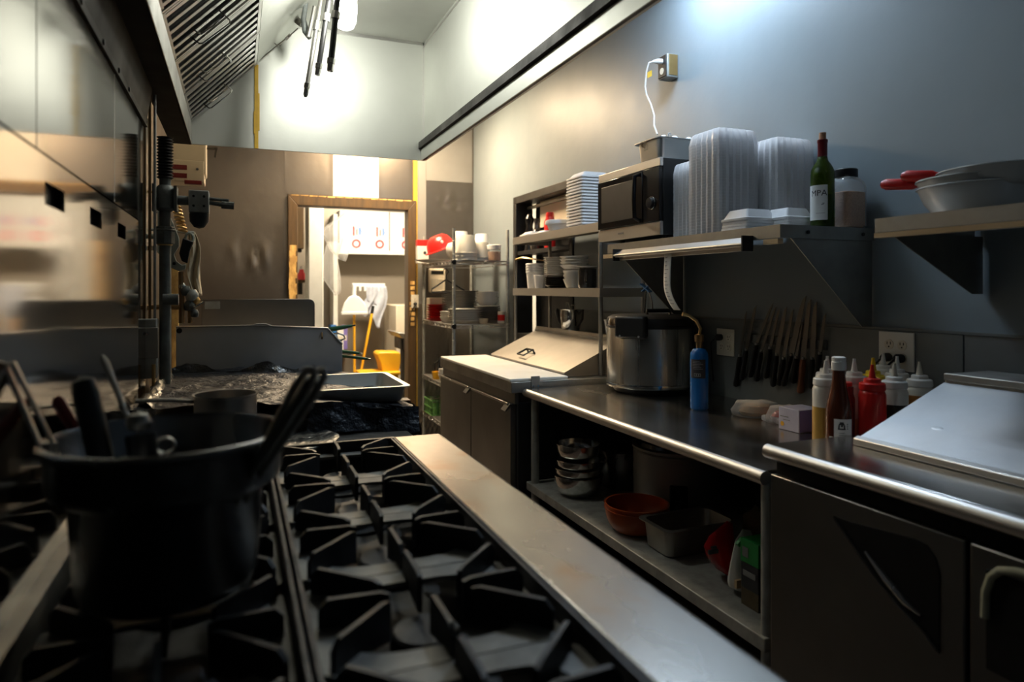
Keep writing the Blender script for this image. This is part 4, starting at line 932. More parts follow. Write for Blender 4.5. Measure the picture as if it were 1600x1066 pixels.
t = T('blue_tape_tag', 'blue tape wrapped round the rear shelf post above the rice warmer', 'tape', at(1009, 450, X=1.86))
part('tape', MB().bar(at(1002, 444, X=1.86), at(1016, 456, X=1.86), .02, .006).bar(at(1004, 455, X=1.86), at(1015, 446, X=1.86), .016, .006), 'blue_tape', t)
part('cord', MB().tube([at(1009, 456, X=1.86), at(1008, 475, X=1.84), at(1007, 489, X=1.82)], .004, 6).tube([at(1014, 456, X=1.86), at(1019, 472, X=1.84), at(1020, 488, X=1.83)], .003, 6), 'black_plastic', t)
# ================================================================ WALL SHELVES
SZ = 1.545
def gusset(y, x0, x1, z0, dz):
    return MB().prism([(x0, z0), (x1, z0), (x1, z0-dz), (x1-.045, z0-dz)], 'y', y-.0015, y+.0015)
t = T('wall_shelf', 'steel wall shelf holding the microwave and takeout boxes', 'shelf', (1.8, 2.2, SZ))
part('board', MB().box(1.59, 1.995, 1.68, 2.76, SZ-.005, SZ), 'steel', t)
part('front_flange', MB().box(1.588, 1.592, 1.68, 2.76, SZ-.042, SZ), 'steel_dull', t)
for y in (1.68, 2.76): part('end_flange', MB().box(1.59, 1.995, y-.0015, y+.0015, SZ-.042, SZ), 'steel_dull', t)
part('stiffener', MB().box(1.588, 1.61, 1.69, 1.755, SZ-.060, SZ-.044), 'wood_pale', t); part('stiffener', MB().box(1.588, 1.61, 2.66, 2.80, SZ-.062, SZ-.044), 'wood_pale', t)
for y in (1.69, 2.745): part('gusset', gusset(y, 1.64, 1.995, SZ-.042, .29), 'steel_dull', t)
for x in (1.70, 1.94): part('bolt', MB().tube([(x, 1.674, SZ-.022), (x, 1.679, SZ-.022)], .006, 8), 'black_plastic', t)
# ticket rail under the front edge
t = T('ticket_rail', 'long aluminium ticket rail under the front edge of the wall shelf', 'rail', (1.575, 2.2, SZ-.06))
y0, y1 = at(1170, 385, X=1.575).y, at(968, 395, X=1.575).y
part('rail', MB().prism([(1.545,SZ-.052),(1.587,SZ-.030),(1.587,SZ-.075),(1.575,SZ-.078),(1.572,SZ-.058),(1.552,SZ-.066)], 'y', y0, y1), 'steel_length', t, bevel=.002)
part('end_cap', MB().box(1.543, 1.588, y0-.006, y0, SZ-.08, SZ-.028), 'black_plastic', t).data
part('end_cap', MB().box(1.543, 1.588, y1, y1+.006, SZ-.08, SZ-.028), 'black_plastic', t)
part('marble_strip', MB().tube([(1.549, y0, SZ-.056), (1.549, y1, SZ-.056)], .006, 8), 'steel_dull', t)
yr = at(1047, 400, X=1.575).y
def slip(u, v):
    return Vector((1.566+.0*v-.005*math.sin(v*3)+.10*max(0, v-.55)**2*1.1, yr+.023*(1-2*u)-.095*max(0, v-.5)**1.7, SZ-.066-.235*v+.015*v*v))
t = solo('order_slip', MB().grid(slip, 4, 18), 'paper', 'long curling paper order slip hanging from the ticket rail', 'paper', solid=.0006)
lines = MB()
for k in range(13):
    v = .06+.068*k; w_ = .25+.35*random.random()
    lines.grid(lambda a, b, v=v, w_=w_: slip(.15+w_*a, v+.012*b)+Vector((-.0012,0,0)), 3, 1)
part('print', lines, 'ink_grey', t)
t = T('wall_shelf', 'steel wall shelf at the right edge holding white pans', 'shelf', (1.8, .9, 1.53))
part('board', MB().box(1.60, 1.995, .30, 1.343, 1.525, 1.53), 'steel', t)
part('front_flange', MB().box(1.597, 1.601, .30, 1.343, 1.492, 1.53), 'steel_dull', t)
part('end_flange', MB().box(1.60, 1.995, 1.3415, 1.3445, 1.492, 1.53), 'steel_dull', t)
part('wood_strip', MB().box(1.596, 1.620, .30, 1.345, 1.478, 1.491), 'wood_pale', t)
part('gusset', gusset(1.32, 1.62, 1.995, 1.491, .165), 'steel_dull', t)
part('gusset', gusset(.40, 1.62, 1.995, 1.491, .165), 'steel_dull', t)

# ---------------------------------------------------------------- on the wall shelf
t = T('microwave', 'microwave with a black glass door and steel trim on the wall shelf', 'microwave', (1.78, 2.61, SZ+.0005))
y0, y1 = 2.355, 2.865; Z0, Z1 = SZ+.018, SZ+.335
part('case', MB().box(1.615, 1.985, y0, y1, Z0, Z1), 'black_plastic', t, bevel=.004)
part('front_frame', MB().box(1.600, 1.616, y0, y1, Z0, Z0+.055).box(1.600, 1.616, y0, y1, Z1-.035, Z1), 'steel_length', t, bevel=.002)
d = part('door', MB().box(1.594, 1.614, y0+.125, y1-.002, Z0+.057, Z1-.037), 'black_gloss', t, bevel=.003)
part('window', MB().box(1.592, 1.595, y0+.185, y1-.04, Z0+.085, Z1-.065), 'black_plastic', d, bevel=.002)
part('handle', MB().tube([(1.594, y0+.145, Z0+.07), (1.570, y0+.145, Z0+.08), (1.566, y0+.145, (Z0+Z1)/2), (1.570, y0+.145, Z1-.06), (1.594, y0+.145, Z1-.05)], .009, 10), 'black_gloss', d)
part('control_panel', MB().box(1.596, 1.614, y0+.003, y0+.121, Z0+.057, Z1-.037), 'black_gloss', t, bevel=.002)
part('knob_ring', MB().tube([(1.595, y0+.058+.026*math.cos(a), Z0+.135+.026*math.sin(a)) for a in [2*PI*i/28 for i in range(28)]], .0022, 6, closed=True), 'chrome', t)
part('knob', MB().lathe([(.023,0),(.021,.014),(0,.015)], (1.596, y0+.058, Z0+.135), 24, rot=Matrix.Rotation(-PI/2, 3, 'Y')), 'black_plastic', t)
part('badge', MB().box(1.5985, 1.600, (y0+y1)/2+.03, (y0+y1)/2+.075, Z0+.024, Z0+.031), 'ink_grey', t)
for x in (1.65, 1.95):
    for y in (y0+.04, 2.73): part('foot', MB().tube([(x, y, SZ+.0005), (x, y, Z0+.002)], .012, 10), 'black_plastic', t)
hp = hotel_pan('steam_pan', 'small deep steel pan of white scraps on top of the microwave', 1.665, 1.965, 2.455, 2.632, Z1+.0005, Z1+.108, 'steel')
sc_ = MB()
for k in range(26):
    p = Vector((1.68+.27*random.random(), 2.47+.14*random.random(), Z1+.105+.008*random.random()))
    sc_.lathe([(0,-.012),(.014,-.006),(.017,.004),(.008,.013),(0,.014)], p, 7)
sc_.tube([(1.72,2.47,Z1+.11),(1.715,2.465,Z1+.128),(1.725,2.465,Z1+.131),(1.732,2.465,Z1+.12)], .003, 6)
o = part('white_scraps', sc_, 'foam', hp); o['kind'] = 'stuff'
# clear containers: nested ribbed lids
def container_mesh(wx, wy, h, ribs):
    n = 4*ribs; per = []
    for e, (a0, a1) in enumerate((((1,1),(-1,1)),((-1,1),(-1,-1)),((-1,-1),(1,-1)),((1,-1),(1,1)))):
        for i in range(ribs):
            q = i/ribs; x = a0[0]+(a1[0]-a0[0])*q; y = a0[1]+(a1[1]-a0[1])*q
            k = 1/((abs(x)**9+abs(y)**9)**(1/9)) if True else 1
            per.append((x*k, y*k, i % 2))
    def rng(s_, z, d): return [((x*(s_-d*o))*wx/2, (y*(s_-d*o))*wy/2, z) for x, y, o in per]
    rings = [rng(1.0, 0, .06), rng(.996, .0108, .06), rng(.988, .0113, .06), rng(.93, h-.008, .06), rng(.87, h, .03)]
    n = len(per); vs = [p for r in rings for p in r]
    fs = [(j*n+i, j*n+(i+1) % n, (j+1)*n+(i+1) % n, (j+1)*n+i) for j in range(len(rings)-1) for i in range(n)]
    return MB().add(vs, fs), MB().add(rng(.89, h, .018), [tuple(range(n))]), rings, per
def clear_stack(x, y, wx, wy, z0, z1, pitch, label, group, h=.045, ribs=12):
    mb, _, rings, per = container_mesh(wx, wy, h, ribs)
    n = len(per); mb.f.append(tuple(4*n+i for i in range(n)))
    t = part('clear_container', mb, 'clear_plastic', None, True, ang=30); t.location = (x, y, z0); t['label'] = label; t['category'] = 'container'; t['group'] = group
    n = int((z1-h-z0)/pitch)+1; t['label'] = label % nth(0, n)
    for k in range(1, n): dup(t, (x+random.uniform(-.0006, .0006), y+random.uniform(-.0006, .0006), z0+pitch*k), label=label % nth(k, n))
Z0 = SZ+.0005
clear_stack(1.705, 2.098, .192, .192, Z0, 1.935, .0115, 'clear ribbed container, %s of the tallest stack on the wall shelf', 'tallest stack of clear containers', .05)
clear_stack(1.715, 2.27, .150, .13, Z0, 1.845, .0115, 'clear ribbed container, %s of the stack beside the microwave', 'clear container stack by the microwave', .045, 10)
clear_stack(1.897, 2.015, .185, .185, Z0, 1.905, .0115, 'clear ribbed container, %s of the stack behind the wine bottle', 'clear container stack behind the wine bottle', .05)
# foam clamshells
def clam_mesh(wx, wy, h):
    def sq(s_, z, r=.16):
        o = []
        for (cx, cy, a0) in ((1-r, 1-r, 0), (-1+r, 1-r, PI/2), (-1+r, -1+r, PI), (1-r, -1+r, 1.5*PI)):
            for i in range(5): a = a0+i*PI/8; o.append(((cx+r*math.cos(a))*wx/2*s_, (cy+r*math.sin(a))*wy/2*s_, z))
        return o
    rings = [sq(.99, 0), sq(1.0, .004), sq(.99, .009), sq(.90, .011), sq(.72, h-.004), sq(.68, h)]
    n = 20; vs = [p for r in rings for p in r]
    fs = [(j*n+i, j*n+(i+1) % n, (j+1)*n+(i+1) % n, (j+1)*n+i) for j in range(len(rings)-1) for i in range(n)]+[tuple((len(rings)-1)*n+i for i in range(n)), tuple(reversed(range(n)))]
    return MB().add(vs, fs)
for (x, y, wx, lab) in ((1.675, 1.918, .145, 'left one of two low stacks'), (1.775, 1.838, .125, 'right one of two low stacks')):
    g = 'foam clamshells, '+lab[:5].strip()+' low stack'
    base = solo('foam_clamshell', clam_mesh(wx, wx*.96, .040).move((x, y, Z0)), 'foam', 'white foam clamshell, bottom of the '+lab, 'takeout box', g)
    for k in (1, 2): dup(base, (x+.002*k, y-.001*k, Z0+.0105*k), label='white foam clamshell, '+('second' if k == 1 else 'third')+' up in the '+lab, group=g)
    dup(base, (x, y+.001, Z0+.0315), label='domed white foam clamshell crowning the '+lab, group=g)
# wine bottle
WXp, WYp = 1.822, 1.735
t = T('wine_bottle', 'corked green wine bottle with a red neck foil and white label', 'bottle', (WXp, WYp, Z0))
part('glass', MB().lathe([(0,.012),(.025,.004),(.034,0),(.0375,.005),(.0375,.178),(.036,.193),(.028,.210),(.018,.224),(.0148,.24),(.0142,.285),(.0155,.287),(.0155,.293),(.013,.294)], (0,0,0), 36), 'glass_green', t, local=True)
part('wine', MB().lathe([(0,.013),(.034,.008),(.0362,.012),(.0362,.108),(0,.108)], (0,0,0), 32), 'ceramic_dark', t, local=True)
part('neck_foil', MB().lathe([(.0152,.232),(.0152,.284),(.0166,.286),(.0166,.295),(.014,.296)], (0,0,0), 24), 'wine_foil', t, local=True)
part('cork', MB().lathe([(.0105,.285),(.0112,.317),(.0105,.319),(0,.319)], (0,0,0), 16), 'cork', t, local=True)
wa = math.atan2(-WYp, -WXp)
lab = part('label', MB().lathe([(.0380,.024),(.0380,.140)], (0,0,0), 20, wa-1.5, wa+.42, cap=False), 'label_paper', t, local=True)
part('back_label', MB().lathe([(.0380,.034),(.0380,.120)], (0,0,0), 10, wa+1.35, wa+2.6, cap=False), 'label_paper', t, local=True)
part('lettering', text_mb('MPA', .028, lambda x, y: cyl(.0380, wa-.34, x, .104+y)), 'ink', lab, local=True)
em = MB()
for x0, x1, z0, z1 in ((-.002,.006,.074,.076),(.002,.008,.077,.080),(-.018,.010,.046,.047)):
    b_ = inkbox(x0, x1, z0, z1, .0380, wa-.06); em.add(b_.v, b_.f)
part('print', em, 'ink_grey', lab, local=True)
# spice jar
t = T('spice_jar', 'clear square-shouldered jar of tan seasoning with a black lid', 'jar', (1.936, 1.742, Z0))
part('glass', MB().lathe([(0,.002),(.046,.002),(.051,.008),(.051,.140),(.046,.158),(.034,.172),(.031,.176),(.031,.182)], (0,0,0), 36, sq=5), 'glass_jar', t, local=True)
part('seasoning', MB().lathe([(0,.004),(.045,.004),(.049,.010),(.049,.122),(.044,.124),(0,.123)], (0,0,0), 36, sq=5), 'spice', t, local=True)
part('lid', MB().lathe([(.036,.176),(.037,.178),(.037,.202),(.034,.205),(0,.205)], (0,0,0), 32), 'black_plastic', t, local=True)
# white pans on the right shelf
for k, (r, h, z, lb) in enumerate([(.148, .072, 1.5305, 'deep white pan at the bottom of the stack on the right shelf'), (.150, .060, 1.5625, 'white pan in the middle of the stack with a red handle underneath another'), (.154, .050, 1.5880, 'shallow white pan topping the stack with the higher red handle')]):
    t = T('frying_pan', lb, 'pan', (1.795+.012*(k == 2), 1.185-.055*(k == 2), z), 'white pans with red handles on the right shelf')
    prof = [(0,0),(r*.60,0),(r*.74,.006),(r*.90,h*.50),(r*.97,h*.86),(r,h),(r+.004,h+.001),(r+.003,h+.004),(r-.004,h+.002),(r*.93,h*.82),(r*.72,.012),(0,.006)]
    part('pan', MB().lathe(prof, (0,0,0), 56), 'ceramic_grey', t, local=True)
    if k:
        a = (1.93, 1.95)[k-1]; d = Vector((math.cos(a), math.sin(a), .10)); b0 = Vector((math.cos(a), math.sin(a), 0))*(r-.01)+Vector((0,0,h+.006))
        L = (.105, .10)[k-1]
        part('handle', MB().tube([b0-d*.06, b0+d*.015, b0+d*.025, b0+d*(L-.012), b0+d*L], [.009,.010,.015,.016,.010], 14), 'red_plastic', t, local=True)
        part('rivet', MB().tube([b0+d*(L-.003), b0+d*(L+.003)], .005, 10), 'red_dark', t, local=True)

# ================================================================ KNIVES AND OUTLETS ON THE RIGHT WALL
XK = XW-.016
q0, q1 = at(1163, 541, X=XK), at(1290, 527, X=XK)
t = T('knife_rack', 'magnetic knife strip on the dark wall panel', 'rack', (XK, (q0.y+q1.y)/2, q0.z))
zc = (at(1180, 533, X=XK).z+at(1285, 535, X=XK).z)/2
part('strip', MB().box(XK+.002, XW-.006, q1.y, q0.y, zc-.018, zc+.018), 'grey_pipe', t, bevel=.002)
Z7 = lambda p: (1140+p[0]/6.27, 450+p[1]/6.27)
KN = [((160,225),(100,665),(58,970),40,'black','slim dark-handled knife, first from the left on the strip'),
      ((252,165),(165,605),(118,905),56,'black','broad dark knife, second from the left on the strip'),
      ((420,145),(265,550),(195,880),38,'black','curved narrow knife, third from the left on the strip'),
      ((448,182),(312,620),(262,920),36,'black','narrow knife leaning right, fourth from the left on the strip'),
      ((482,205),(400,590),(352,890),36,'black','small dull knife, fifth from the left on the strip'),
      ((548,180),(462,655),(424,970),62,'black','broad knife with a golden glint at the heel, sixth from the left'),
      ((615,205),(530,690),(484,960),50,'black','tapered knife just right of the golden-glinting one'),
      ((730,72),(606,655),(525,965),72,'black','longest broad knife with the highest tip on the strip'),
      ((706,350),(655,680),(622,940),34,'black','short slim knife half hidden beside the longest one'),
      ((778,110),(722,690),(692,1035),66,'wood','straight broad knife with a brown wooden handle'),
      ((836,135),(812,690),(800,990),66,'black','wide straight knife right of the wooden-handled one'),
      ((932,250),(886,640),(842,925),44,'black','small pointed knife, last on the right of the strip')]
for i, (tp, hl, he, wd, hm, lb) in enumerate(KN):
    xk = XK-.004-.003*(i % 2)
    P_, H_, E_ = at(*Z7(tp), X=xk), at(*Z7(hl), X=xk), at(*Z7(he), X=xk)
    t = T('kitchen_knife', lb, 'knife', E_, 'knives on the magnetic strip')
    d = (P_-H_).normalized(); s_ = d.cross(Vector((1,0,0))).normalized(); L = (P_-H_).length; W_ = wd/6.27*2.7/F*.9
    pr = [(0, -.5), (0, .5), (L*.45, .48), (L*.75, .32), (L*.92, .12), (L, -.38), (L*.9, -.44), (L*.5, -.5)]
    pts = [H_+d*a+s_*b_*W_ for a, b_ in pr]; n = len(pts)
    part('blade', MB().add([p+Vector((-.001,0,0)) for p in pts]+[p+Vector((.001,0,0)) for p in pts], [tuple(range(n)), tuple(reversed(range(n, 2*n)))]+[(k, n+k, n+(k+1) % n, (k+1) % n) for k in range(n)]), 'blade', t)
    e = (E_-H_).normalized(); hw = .012 if hm == 'black' else .014
    part('bolster', MB().tube([H_+d*.006, H_-d*.010], .009, 8, flat=.7), 'steel_dull', t)
    part('handle', MB().tube([H_-d*.004, H_+e*.03, H_+(E_-H_)*.6, E_-e*.02, E_-e*.005, E_], [hw*.8, hw, hw*.9, hw*1.15, hw, hw*.4], 10, flat=.7), 'black_plastic' if hm == 'black' else 'wood_handle', t)
def outlet(u, v, label, gang, plugs, X=XW-.006, w=.07, h=.115, m='ivory', Y=None):
    c = at(u, v, X=X) if Y is None else at(u, v, Y=Y); t = T('wall_outlet', label, 'outlet', c)
    if Y is None: B = lambda a, z, d: Vector((c.x-d, c.y-a, c.z+z))
    else: B = lambda a, z, d: Vector((c.x+a, c.y-d, c.z+z))
    def bx(a0, a1, z0, z1, d0, d1):
        p, q = B(a0, z0, d0), B(a1, z1, d1)
        return MB().box(min(p.x,q.x), max(p.x,q.x), min(p.y,q.y), max(p.y,q.y), p.z, q.z)
    W2 = w*gang*.82 if gang > 1 else w
    part('plate', bx(-W2/2, W2/2, -h/2, h/2, 0, .007), m, t, bevel=.002)
    for g in range(gang):
        ox = (g-(gang-1)/2)*.047
        for k, oz in enumerate((.021, -.021)):
            f = part('receptacle', MB().add(*(lambda mb: (mb.v, mb.f))(MB().tube([B(ox, oz, .006), B(ox, oz, .0095)], .0165, 16))), 'ivory_bright', t)
            sl = MB()
            for a in (-.006, .006): bb = bx(ox+a-.0012, ox+a+.0012, oz, oz+.009, .0094, .0102); sl.add(bb.v, bb.f)
            bb = MB().tube([B(ox, oz-.007, .0094), B(ox, oz-.007, .0102)], .0026, 8); sl.add(bb.v, bb.f)
            part('slots', sl, 'black', f)
            if (g, k) in plugs:
                part('plug', MB().tube([B(ox, oz, .010), B(ox, oz, .030), B(ox-.004, oz-.004, .040)], [.014, .015, .008], 12), 'black_plastic', t)
                part('cord', MB().tube([B(ox-.004, oz-.004, .040), B(ox-.02, oz-.025, .050), B(ox-.04, oz-.08, .03), B(ox-.05, oz-.20, .012)], .0035, 8), 'black_plastic', t)
    return t
outlet(1135, 535, 'ivory double wall outlet left of the knives with one black plug', 2, {(0, 0)}, h=.118)
outlet(1402, 549, 'chunky white double outlet with two black plugs behind the squeeze bottles', 2, {(0, 1), (1, 1)}, w=.078, h=.125, m='white_enamel_and_glare')
outlet(648, 471, 'ivory outlet on the door frame with a black plug', 1, {(0, 1)}, Y=YF-.052, w=.065, h=.115)
# surface box with a cord into the pan
c = at(1045, 105, X=1.97)
t = T('wall_outlet', 'grey surface-mounted outlet box high on the wall with a white cord', 'outlet', (XW, c.y, c.z))
part('box', MB().box(1.935, XW-.001, c.y-.038, c.y+.038, c.z-.06, c.z+.055), 'galvanised', t, bevel=.004)
part('face', MB().box(1.930, 1.936, c.y-.034, c.y+.034, c.z-.054, c.z+.05), 'black_plastic', t, bevel=.002)
part('receptacle', MB().tube([(1.931, c.y+.0, c.z-.025), (1.928, c.y+.0, c.z-.025)], .016, 14), 'ivory', t)
part('side_plate', MB().box(1.945, 1.992, c.y-.041, c.y-.038, c.z-.05, c.z+.05), 'brass', t)
part('plug', MB().tube([(1.930, c.y, c.z+.022), (1.905, c.y+.004, c.z+.022), (1.885, c.y+.012, c.z+.02)], [.014,.013,.006], 12), 'white_plastic', t)
pts = [(1.885, c.y+.012, c.z+.02)]+[tuple(at(u, v, X=x)) for u, v, x in ((1014,98,1.86),(1010,112,1.86),(1008,135,1.86),(1010,148,1.86),(1017,163,1.86),(1022,180,1.86),(1022,196,1.85),(1027,210,1.83))]
part('cord', MB().tube(pts, .0042, 8), 'white_plastic', t)
p = at(1015, 116, X=1.86); part('tag', MB().obox(p, (0,1,0), (0,0,1), (1,0,0), .018, .014, .001), 'yellow_tip', t)
# ================================================================ FAR PREP COOLER + OVERSHELF
t = T('prep_cooler', 'far stainless prep cooler with two doors and a slanted tan-lit lid', 'cooler', (1.6, 3.6, 0))
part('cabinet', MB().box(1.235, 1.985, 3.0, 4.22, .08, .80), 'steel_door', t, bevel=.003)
part('side_panel', MB().box(1.24, 1.985, 2.992, 2.999, .08, .80), 'black_plastic', t)
part('top_frame', MB().box(1.20, 1.985, 2.985, 4.20, .848, .900), 'steel_dull', t, bevel=.003)
part('head_rail', MB().box(1.222, 1.24, 2.995, 4.21, .795, .845), 'steel_door', t)
for (y0, y1, lb) in ((3.01, 3.595, 0), (3.605, 4.21, 1)):
    d = part('door', MB().box(1.205, 1.234, y0, y1, .12, .795), 'steel_door', t, bevel=.003)
    part('edge_pull', MB().prism([(1.205,.795),(1.178,.762),(1.182,.758),(1.205,.775)], 'y', y0+.002, y0+.06), 'steel_door', d)
    part('pull_lip', MB().box(1.196, 1.206, y0+.02, y1-.02, .785, .797), 'steel', d, bevel=.002)
part('lid', MB().prism([(1.507,.918),(1.816,1.066),(1.816,1.070),(1.507,.926)], 'y', 3.045, 4.10).prism([(1.507,.905),(1.816,.905),(1.816,1.066),(1.507,.918)], 'y', 3.05, 3.054), 'steel_lid', t)
part('lid_side', MB().prism([(1.512,.901),(1.816,.901),(1.816,1.062),(1.512,.917)], 'y', 3.060, 4.09), 'steel_door', t)
part('lid_back', MB().box(1.812, 1.98, 3.045, 4.10, .901, 1.082), 'steel_dull', t, bevel=.003)
part('hinge_rail', MB().prism([(1.812,1.070),(1.822,1.098),(1.83,1.098),(1.83,1.070)], 'y', 3.045, 4.10), 'steel_lid', t)
dS = Vector((1.816-1.507, 0, 1.066-.918)).normalized(); dN = Vector((-dS.z, 0, dS.x)); P0 = Vector((1.507, 3.66, .926))+dS*.035
lp = [P0+dS*a_+Vector((0, b_, 0))+dN*.022 for a_, b_ in ((0,-.045),(.065,-.045),(.065,.045),(0,.045))]
part('lid_handle', MB().tube(lp, .006, 8, closed=True).tube([lp[1], lp[1]-dN*.022], .006, 8).tube([lp[2], lp[2]-dN*.022], .006, 8), 'black_plastic', t)
part('latch_plate', MB().box(1.300, 1.345, 2.979, 2.986, .865, .925), 'steel_dull', t, bevel=.002)
for x in (1.31, 1.335): part('latch_screw', MB().tube([(x, 2.976, .878), (x, 2.980, .878)], .005, 8), 'chrome', t)
for y in (3.06, 4.14):
    for x in (1.3, 1.93): part('leg', MB().tube([(x, y, 0), (x, y, .09)], .022, 12), 'black_plastic', t)
solo('cutting_board', MB().box(1.195, 1.500, 2.99, 4.17, .9005, .916), 'board', 'long white cutting board along the front of the far prep cooler', 'board', bevel=.004)

OX0, OX1, OY0, OY1 = 1.70, 1.975, 3.03, 4.20
t = T('over_shelf', 'two-tier steel overshelf on posts above the far prep cooler', 'shelf', (1.84, 3.6, .9))
for x, y in ((OX0+.012, OY0+.015), (OX1-.012, OY0+.015), (OX0+.012, OY1-.015), (OX1-.012, OY1-.015)):
    part('post', MB().tube([(x, y, .902), (x, y, 1.672)], .011, 12), 'steel_dull', t)
for z in (1.346, 1.68):
    sh = part('tier', MB().box(OX0+.002, OX1, OY0+.002, OY1, z-.006, z), 'steel_length', t)
    part('tier_edge', MB().box(OX0-.002, OX0+.003, OY0, OY1, z-.046, z).box(OX0, OX1, OY0-.002, OY0+.003, z-.046, z).box(OX0, OX1, OY1-.003, OY1+.002, z-.046, z), 'steel_length', sh)
    part('hat_brace', MB().box((OX0+OX1)/2-.03, (OX0+OX1)/2+.03, OY0+.01, OY1-.01, z-.03, z-.008), 'steel_dull', sh)
# upper tier
UZ2 = 1.6805
g = 'foam trays stacked beside the microwave'
base = solo('foam_tray', clam_mesh(.20, .20, .034).move((1.84, 3.405, UZ2)), 'foam', 'white foam tray, bottom one of the tall stack left of the microwave', 'tray', g)
for k in range(1, 17): dup(base, (1.84+random.uniform(-.002,.002), 3.405+random.uniform(-.002,.002), UZ2+.0172*k), label='white foam tray, '+nth(k, 17)+' of the tall stack left of the microwave')
t = T('foam_bowl', 'round white foam bowl at the front of the upper overshelf tier', 'bowl', (1.775, 3.66, UZ2))
part('bowl', MB().lathe([(0,0),(.052,0),(.056,.004),(.070,.040),(.082,.044),(.083,.050),(.079,.066),(.074,.068),(.066,.05),(.05,.008),(0,.006)], (0,0,0), 36), 'foam', t, local=True)
solo('foam_box', clam_mesh(.19, .16, .028).move((1.80, 4.03, UZ2)), 'foam', 'flat crinkled white foam lid at the far end of the upper tier', 'lid')
solo('foam_box', clam_mesh(.14, .13, .022).move((1.80, 3.86, UZ2)), 'foam', 'second smaller foam lid next to the round foam bowl', 'lid')
t = T('sauce_bottle', 'red capped bottle standing in the pass-through opening', 'bottle', (2.045, 4.36, 1.631))
part('body', MB().lathe([(0,0),(.04,0),(.042,.18),(.03,.21),(.03,.22),(0,.22)], (0,0,0), 20), 'red_plastic', t, local=True)
part('cap', MB().lathe([(.028,.22),(.030,.225),(.026,.25),(0,.25)], (0,0,0), 16), 'red_plastic', t, local=True)
t = T('dark_bottle', 'dark green bottle left of the red one in the pass-through', 'bottle', (2.053, 4.60, 1.631))
part('body', MB().lathe([(0,0),(.05,0),(.052,.10),(.03,.14),(.020,.16),(.020,.20),(0,.20)], (0,0,0), 20), 'ceramic_dark', t, local=True)
part('cap', MB().lathe([(.024,.20),(.024,.23),(0,.23)], (0,0,0), 16), 'black_plastic', t, local=True)
t = T('pepper_mill', 'tall dark knobbed mill at the far end of the pass-through', 'mill', (2.053, 4.74, 1.631))
part('body', MB().lathe([(0,0),(.04,0),(.03,.06),(.04,.12),(.025,.18),(.035,.24),(.02,.27),(0,.28)], (0,0,0), 20), 'black_gloss', t, local=True)
part('band', MB().lathe([(.041,.10),(.042,.13)], (0,0,0), 20), 'cream', t, local=True)
# lower tier
LZ = 1.3465
t = T('foam_cup_stack', 'tall column of nested white foam cups on the lower overshelf tier', 'cup', (1.78, 4.02, LZ))
part('bottom_cup', MB().lathe([(0,0),(.048,0),(.056,.10)], (0,0,0), 28), 'foam', t, local=True)
for k in range(4): part('nested_rim', MB().lathe([(.055,.095+.016*k),(.060,.098+.016*k),(.060,.106+.016*k),(.056,.111+.016*k)], (0,0,0), 28), 'foam', t, local=True)
solo('wooden_spoon', MB().tube([(1.71,4.17,1.535),(1.73,4.10,1.545),(1.76,4.0,1.533),(1.80,3.93,1.520)], [.012,.018,.010,.007], 8, flat=.5), 'bronze', 'brown wooden spoon lying across the foam cups', 'spoon')
t = T('white_cup', 'small white cup in front of the foam cup column', 'cup', (1.755, 3.885, LZ))
part('cup', MB().lathe([(0,0),(.030,0),(.040,.078),(.038,.079),(.029,.004),(0,.004)], (0,0,0), 28), 'foam', t, local=True)
def plates(x, y, z, r, n, pitch, m, lab, group, name='plate', h=.020):
    o = None
    for k in range(n):
        p = (x+random.uniform(-.0015,.0015), y+random.uniform(-.0015,.0015), z+pitch*k)
        if o is None:
            o = solo(name, MB().lathe([(0,0),(r*.62,0),(r*.70,.003),(r,h-.003),(r+.001,h),(r-.003,h),(r*.68,.007),(0,.005)], (0,0,0), 36).move(p), m, lab[0]+', '+nth(0, n)+' '+lab[1], 'plate' if 'plate' in name else 'bowl', group)
        else: dup(o, p, label=lab[0]+', '+nth(k, n)+' '+lab[1])
    return z+pitch*n
z = plates(1.795, 3.73, LZ, .072, 5, .0115, 'ceramic_dark', ('black plate','on the lower tier'), 'black plates on the lower tier')
plates(1.795, 3.73, z+.010, .078, 9, .0125, 'ceramic', ('white plate','of the lower tier stack'), 'white plates on the lower tier', h=.018)
z = plates(1.795, 3.50, LZ, .064, 3, .024, 'ceramic', ('deep white bowl','under the wide bowls, lower tier'), 'deep bowls on the lower tier', 'bowl', .052)
plates(1.795, 3.50, z+.030, .082, 4, .0165, 'ceramic', ('wide white bowl','above the deep bowls, lower tier'), 'wide bowls on the lower tier', 'bowl', .030)
t = T('dark_mug', 'black mug with a white saucer on top beside the front post', 'mug', (1.775, 3.305, LZ))
part('body', MB().lathe([(0,0),(.046,0),(.050,.006),(.050,.105),(.046,.106),(.045,.008),(0,.006)], (0,0,0), 28), 'ceramic_dark', t, local=True)
part('handle', MB().tube([(-.03,-.045,.085),(-.045,-.07,.08),(-.048,-.072,.04),(-.03,-.045,.03)], .007, 8), 'ceramic_dark', t, local=True)
solo('saucer', MB().lathe([(0,0),(.035,0),(.058,.008),(.059,.011),(.035,.005),(0,.004)], (1.775, 3.305, LZ+.107), 32), 'ceramic', 'white saucer lying on the black mug', 'saucer')
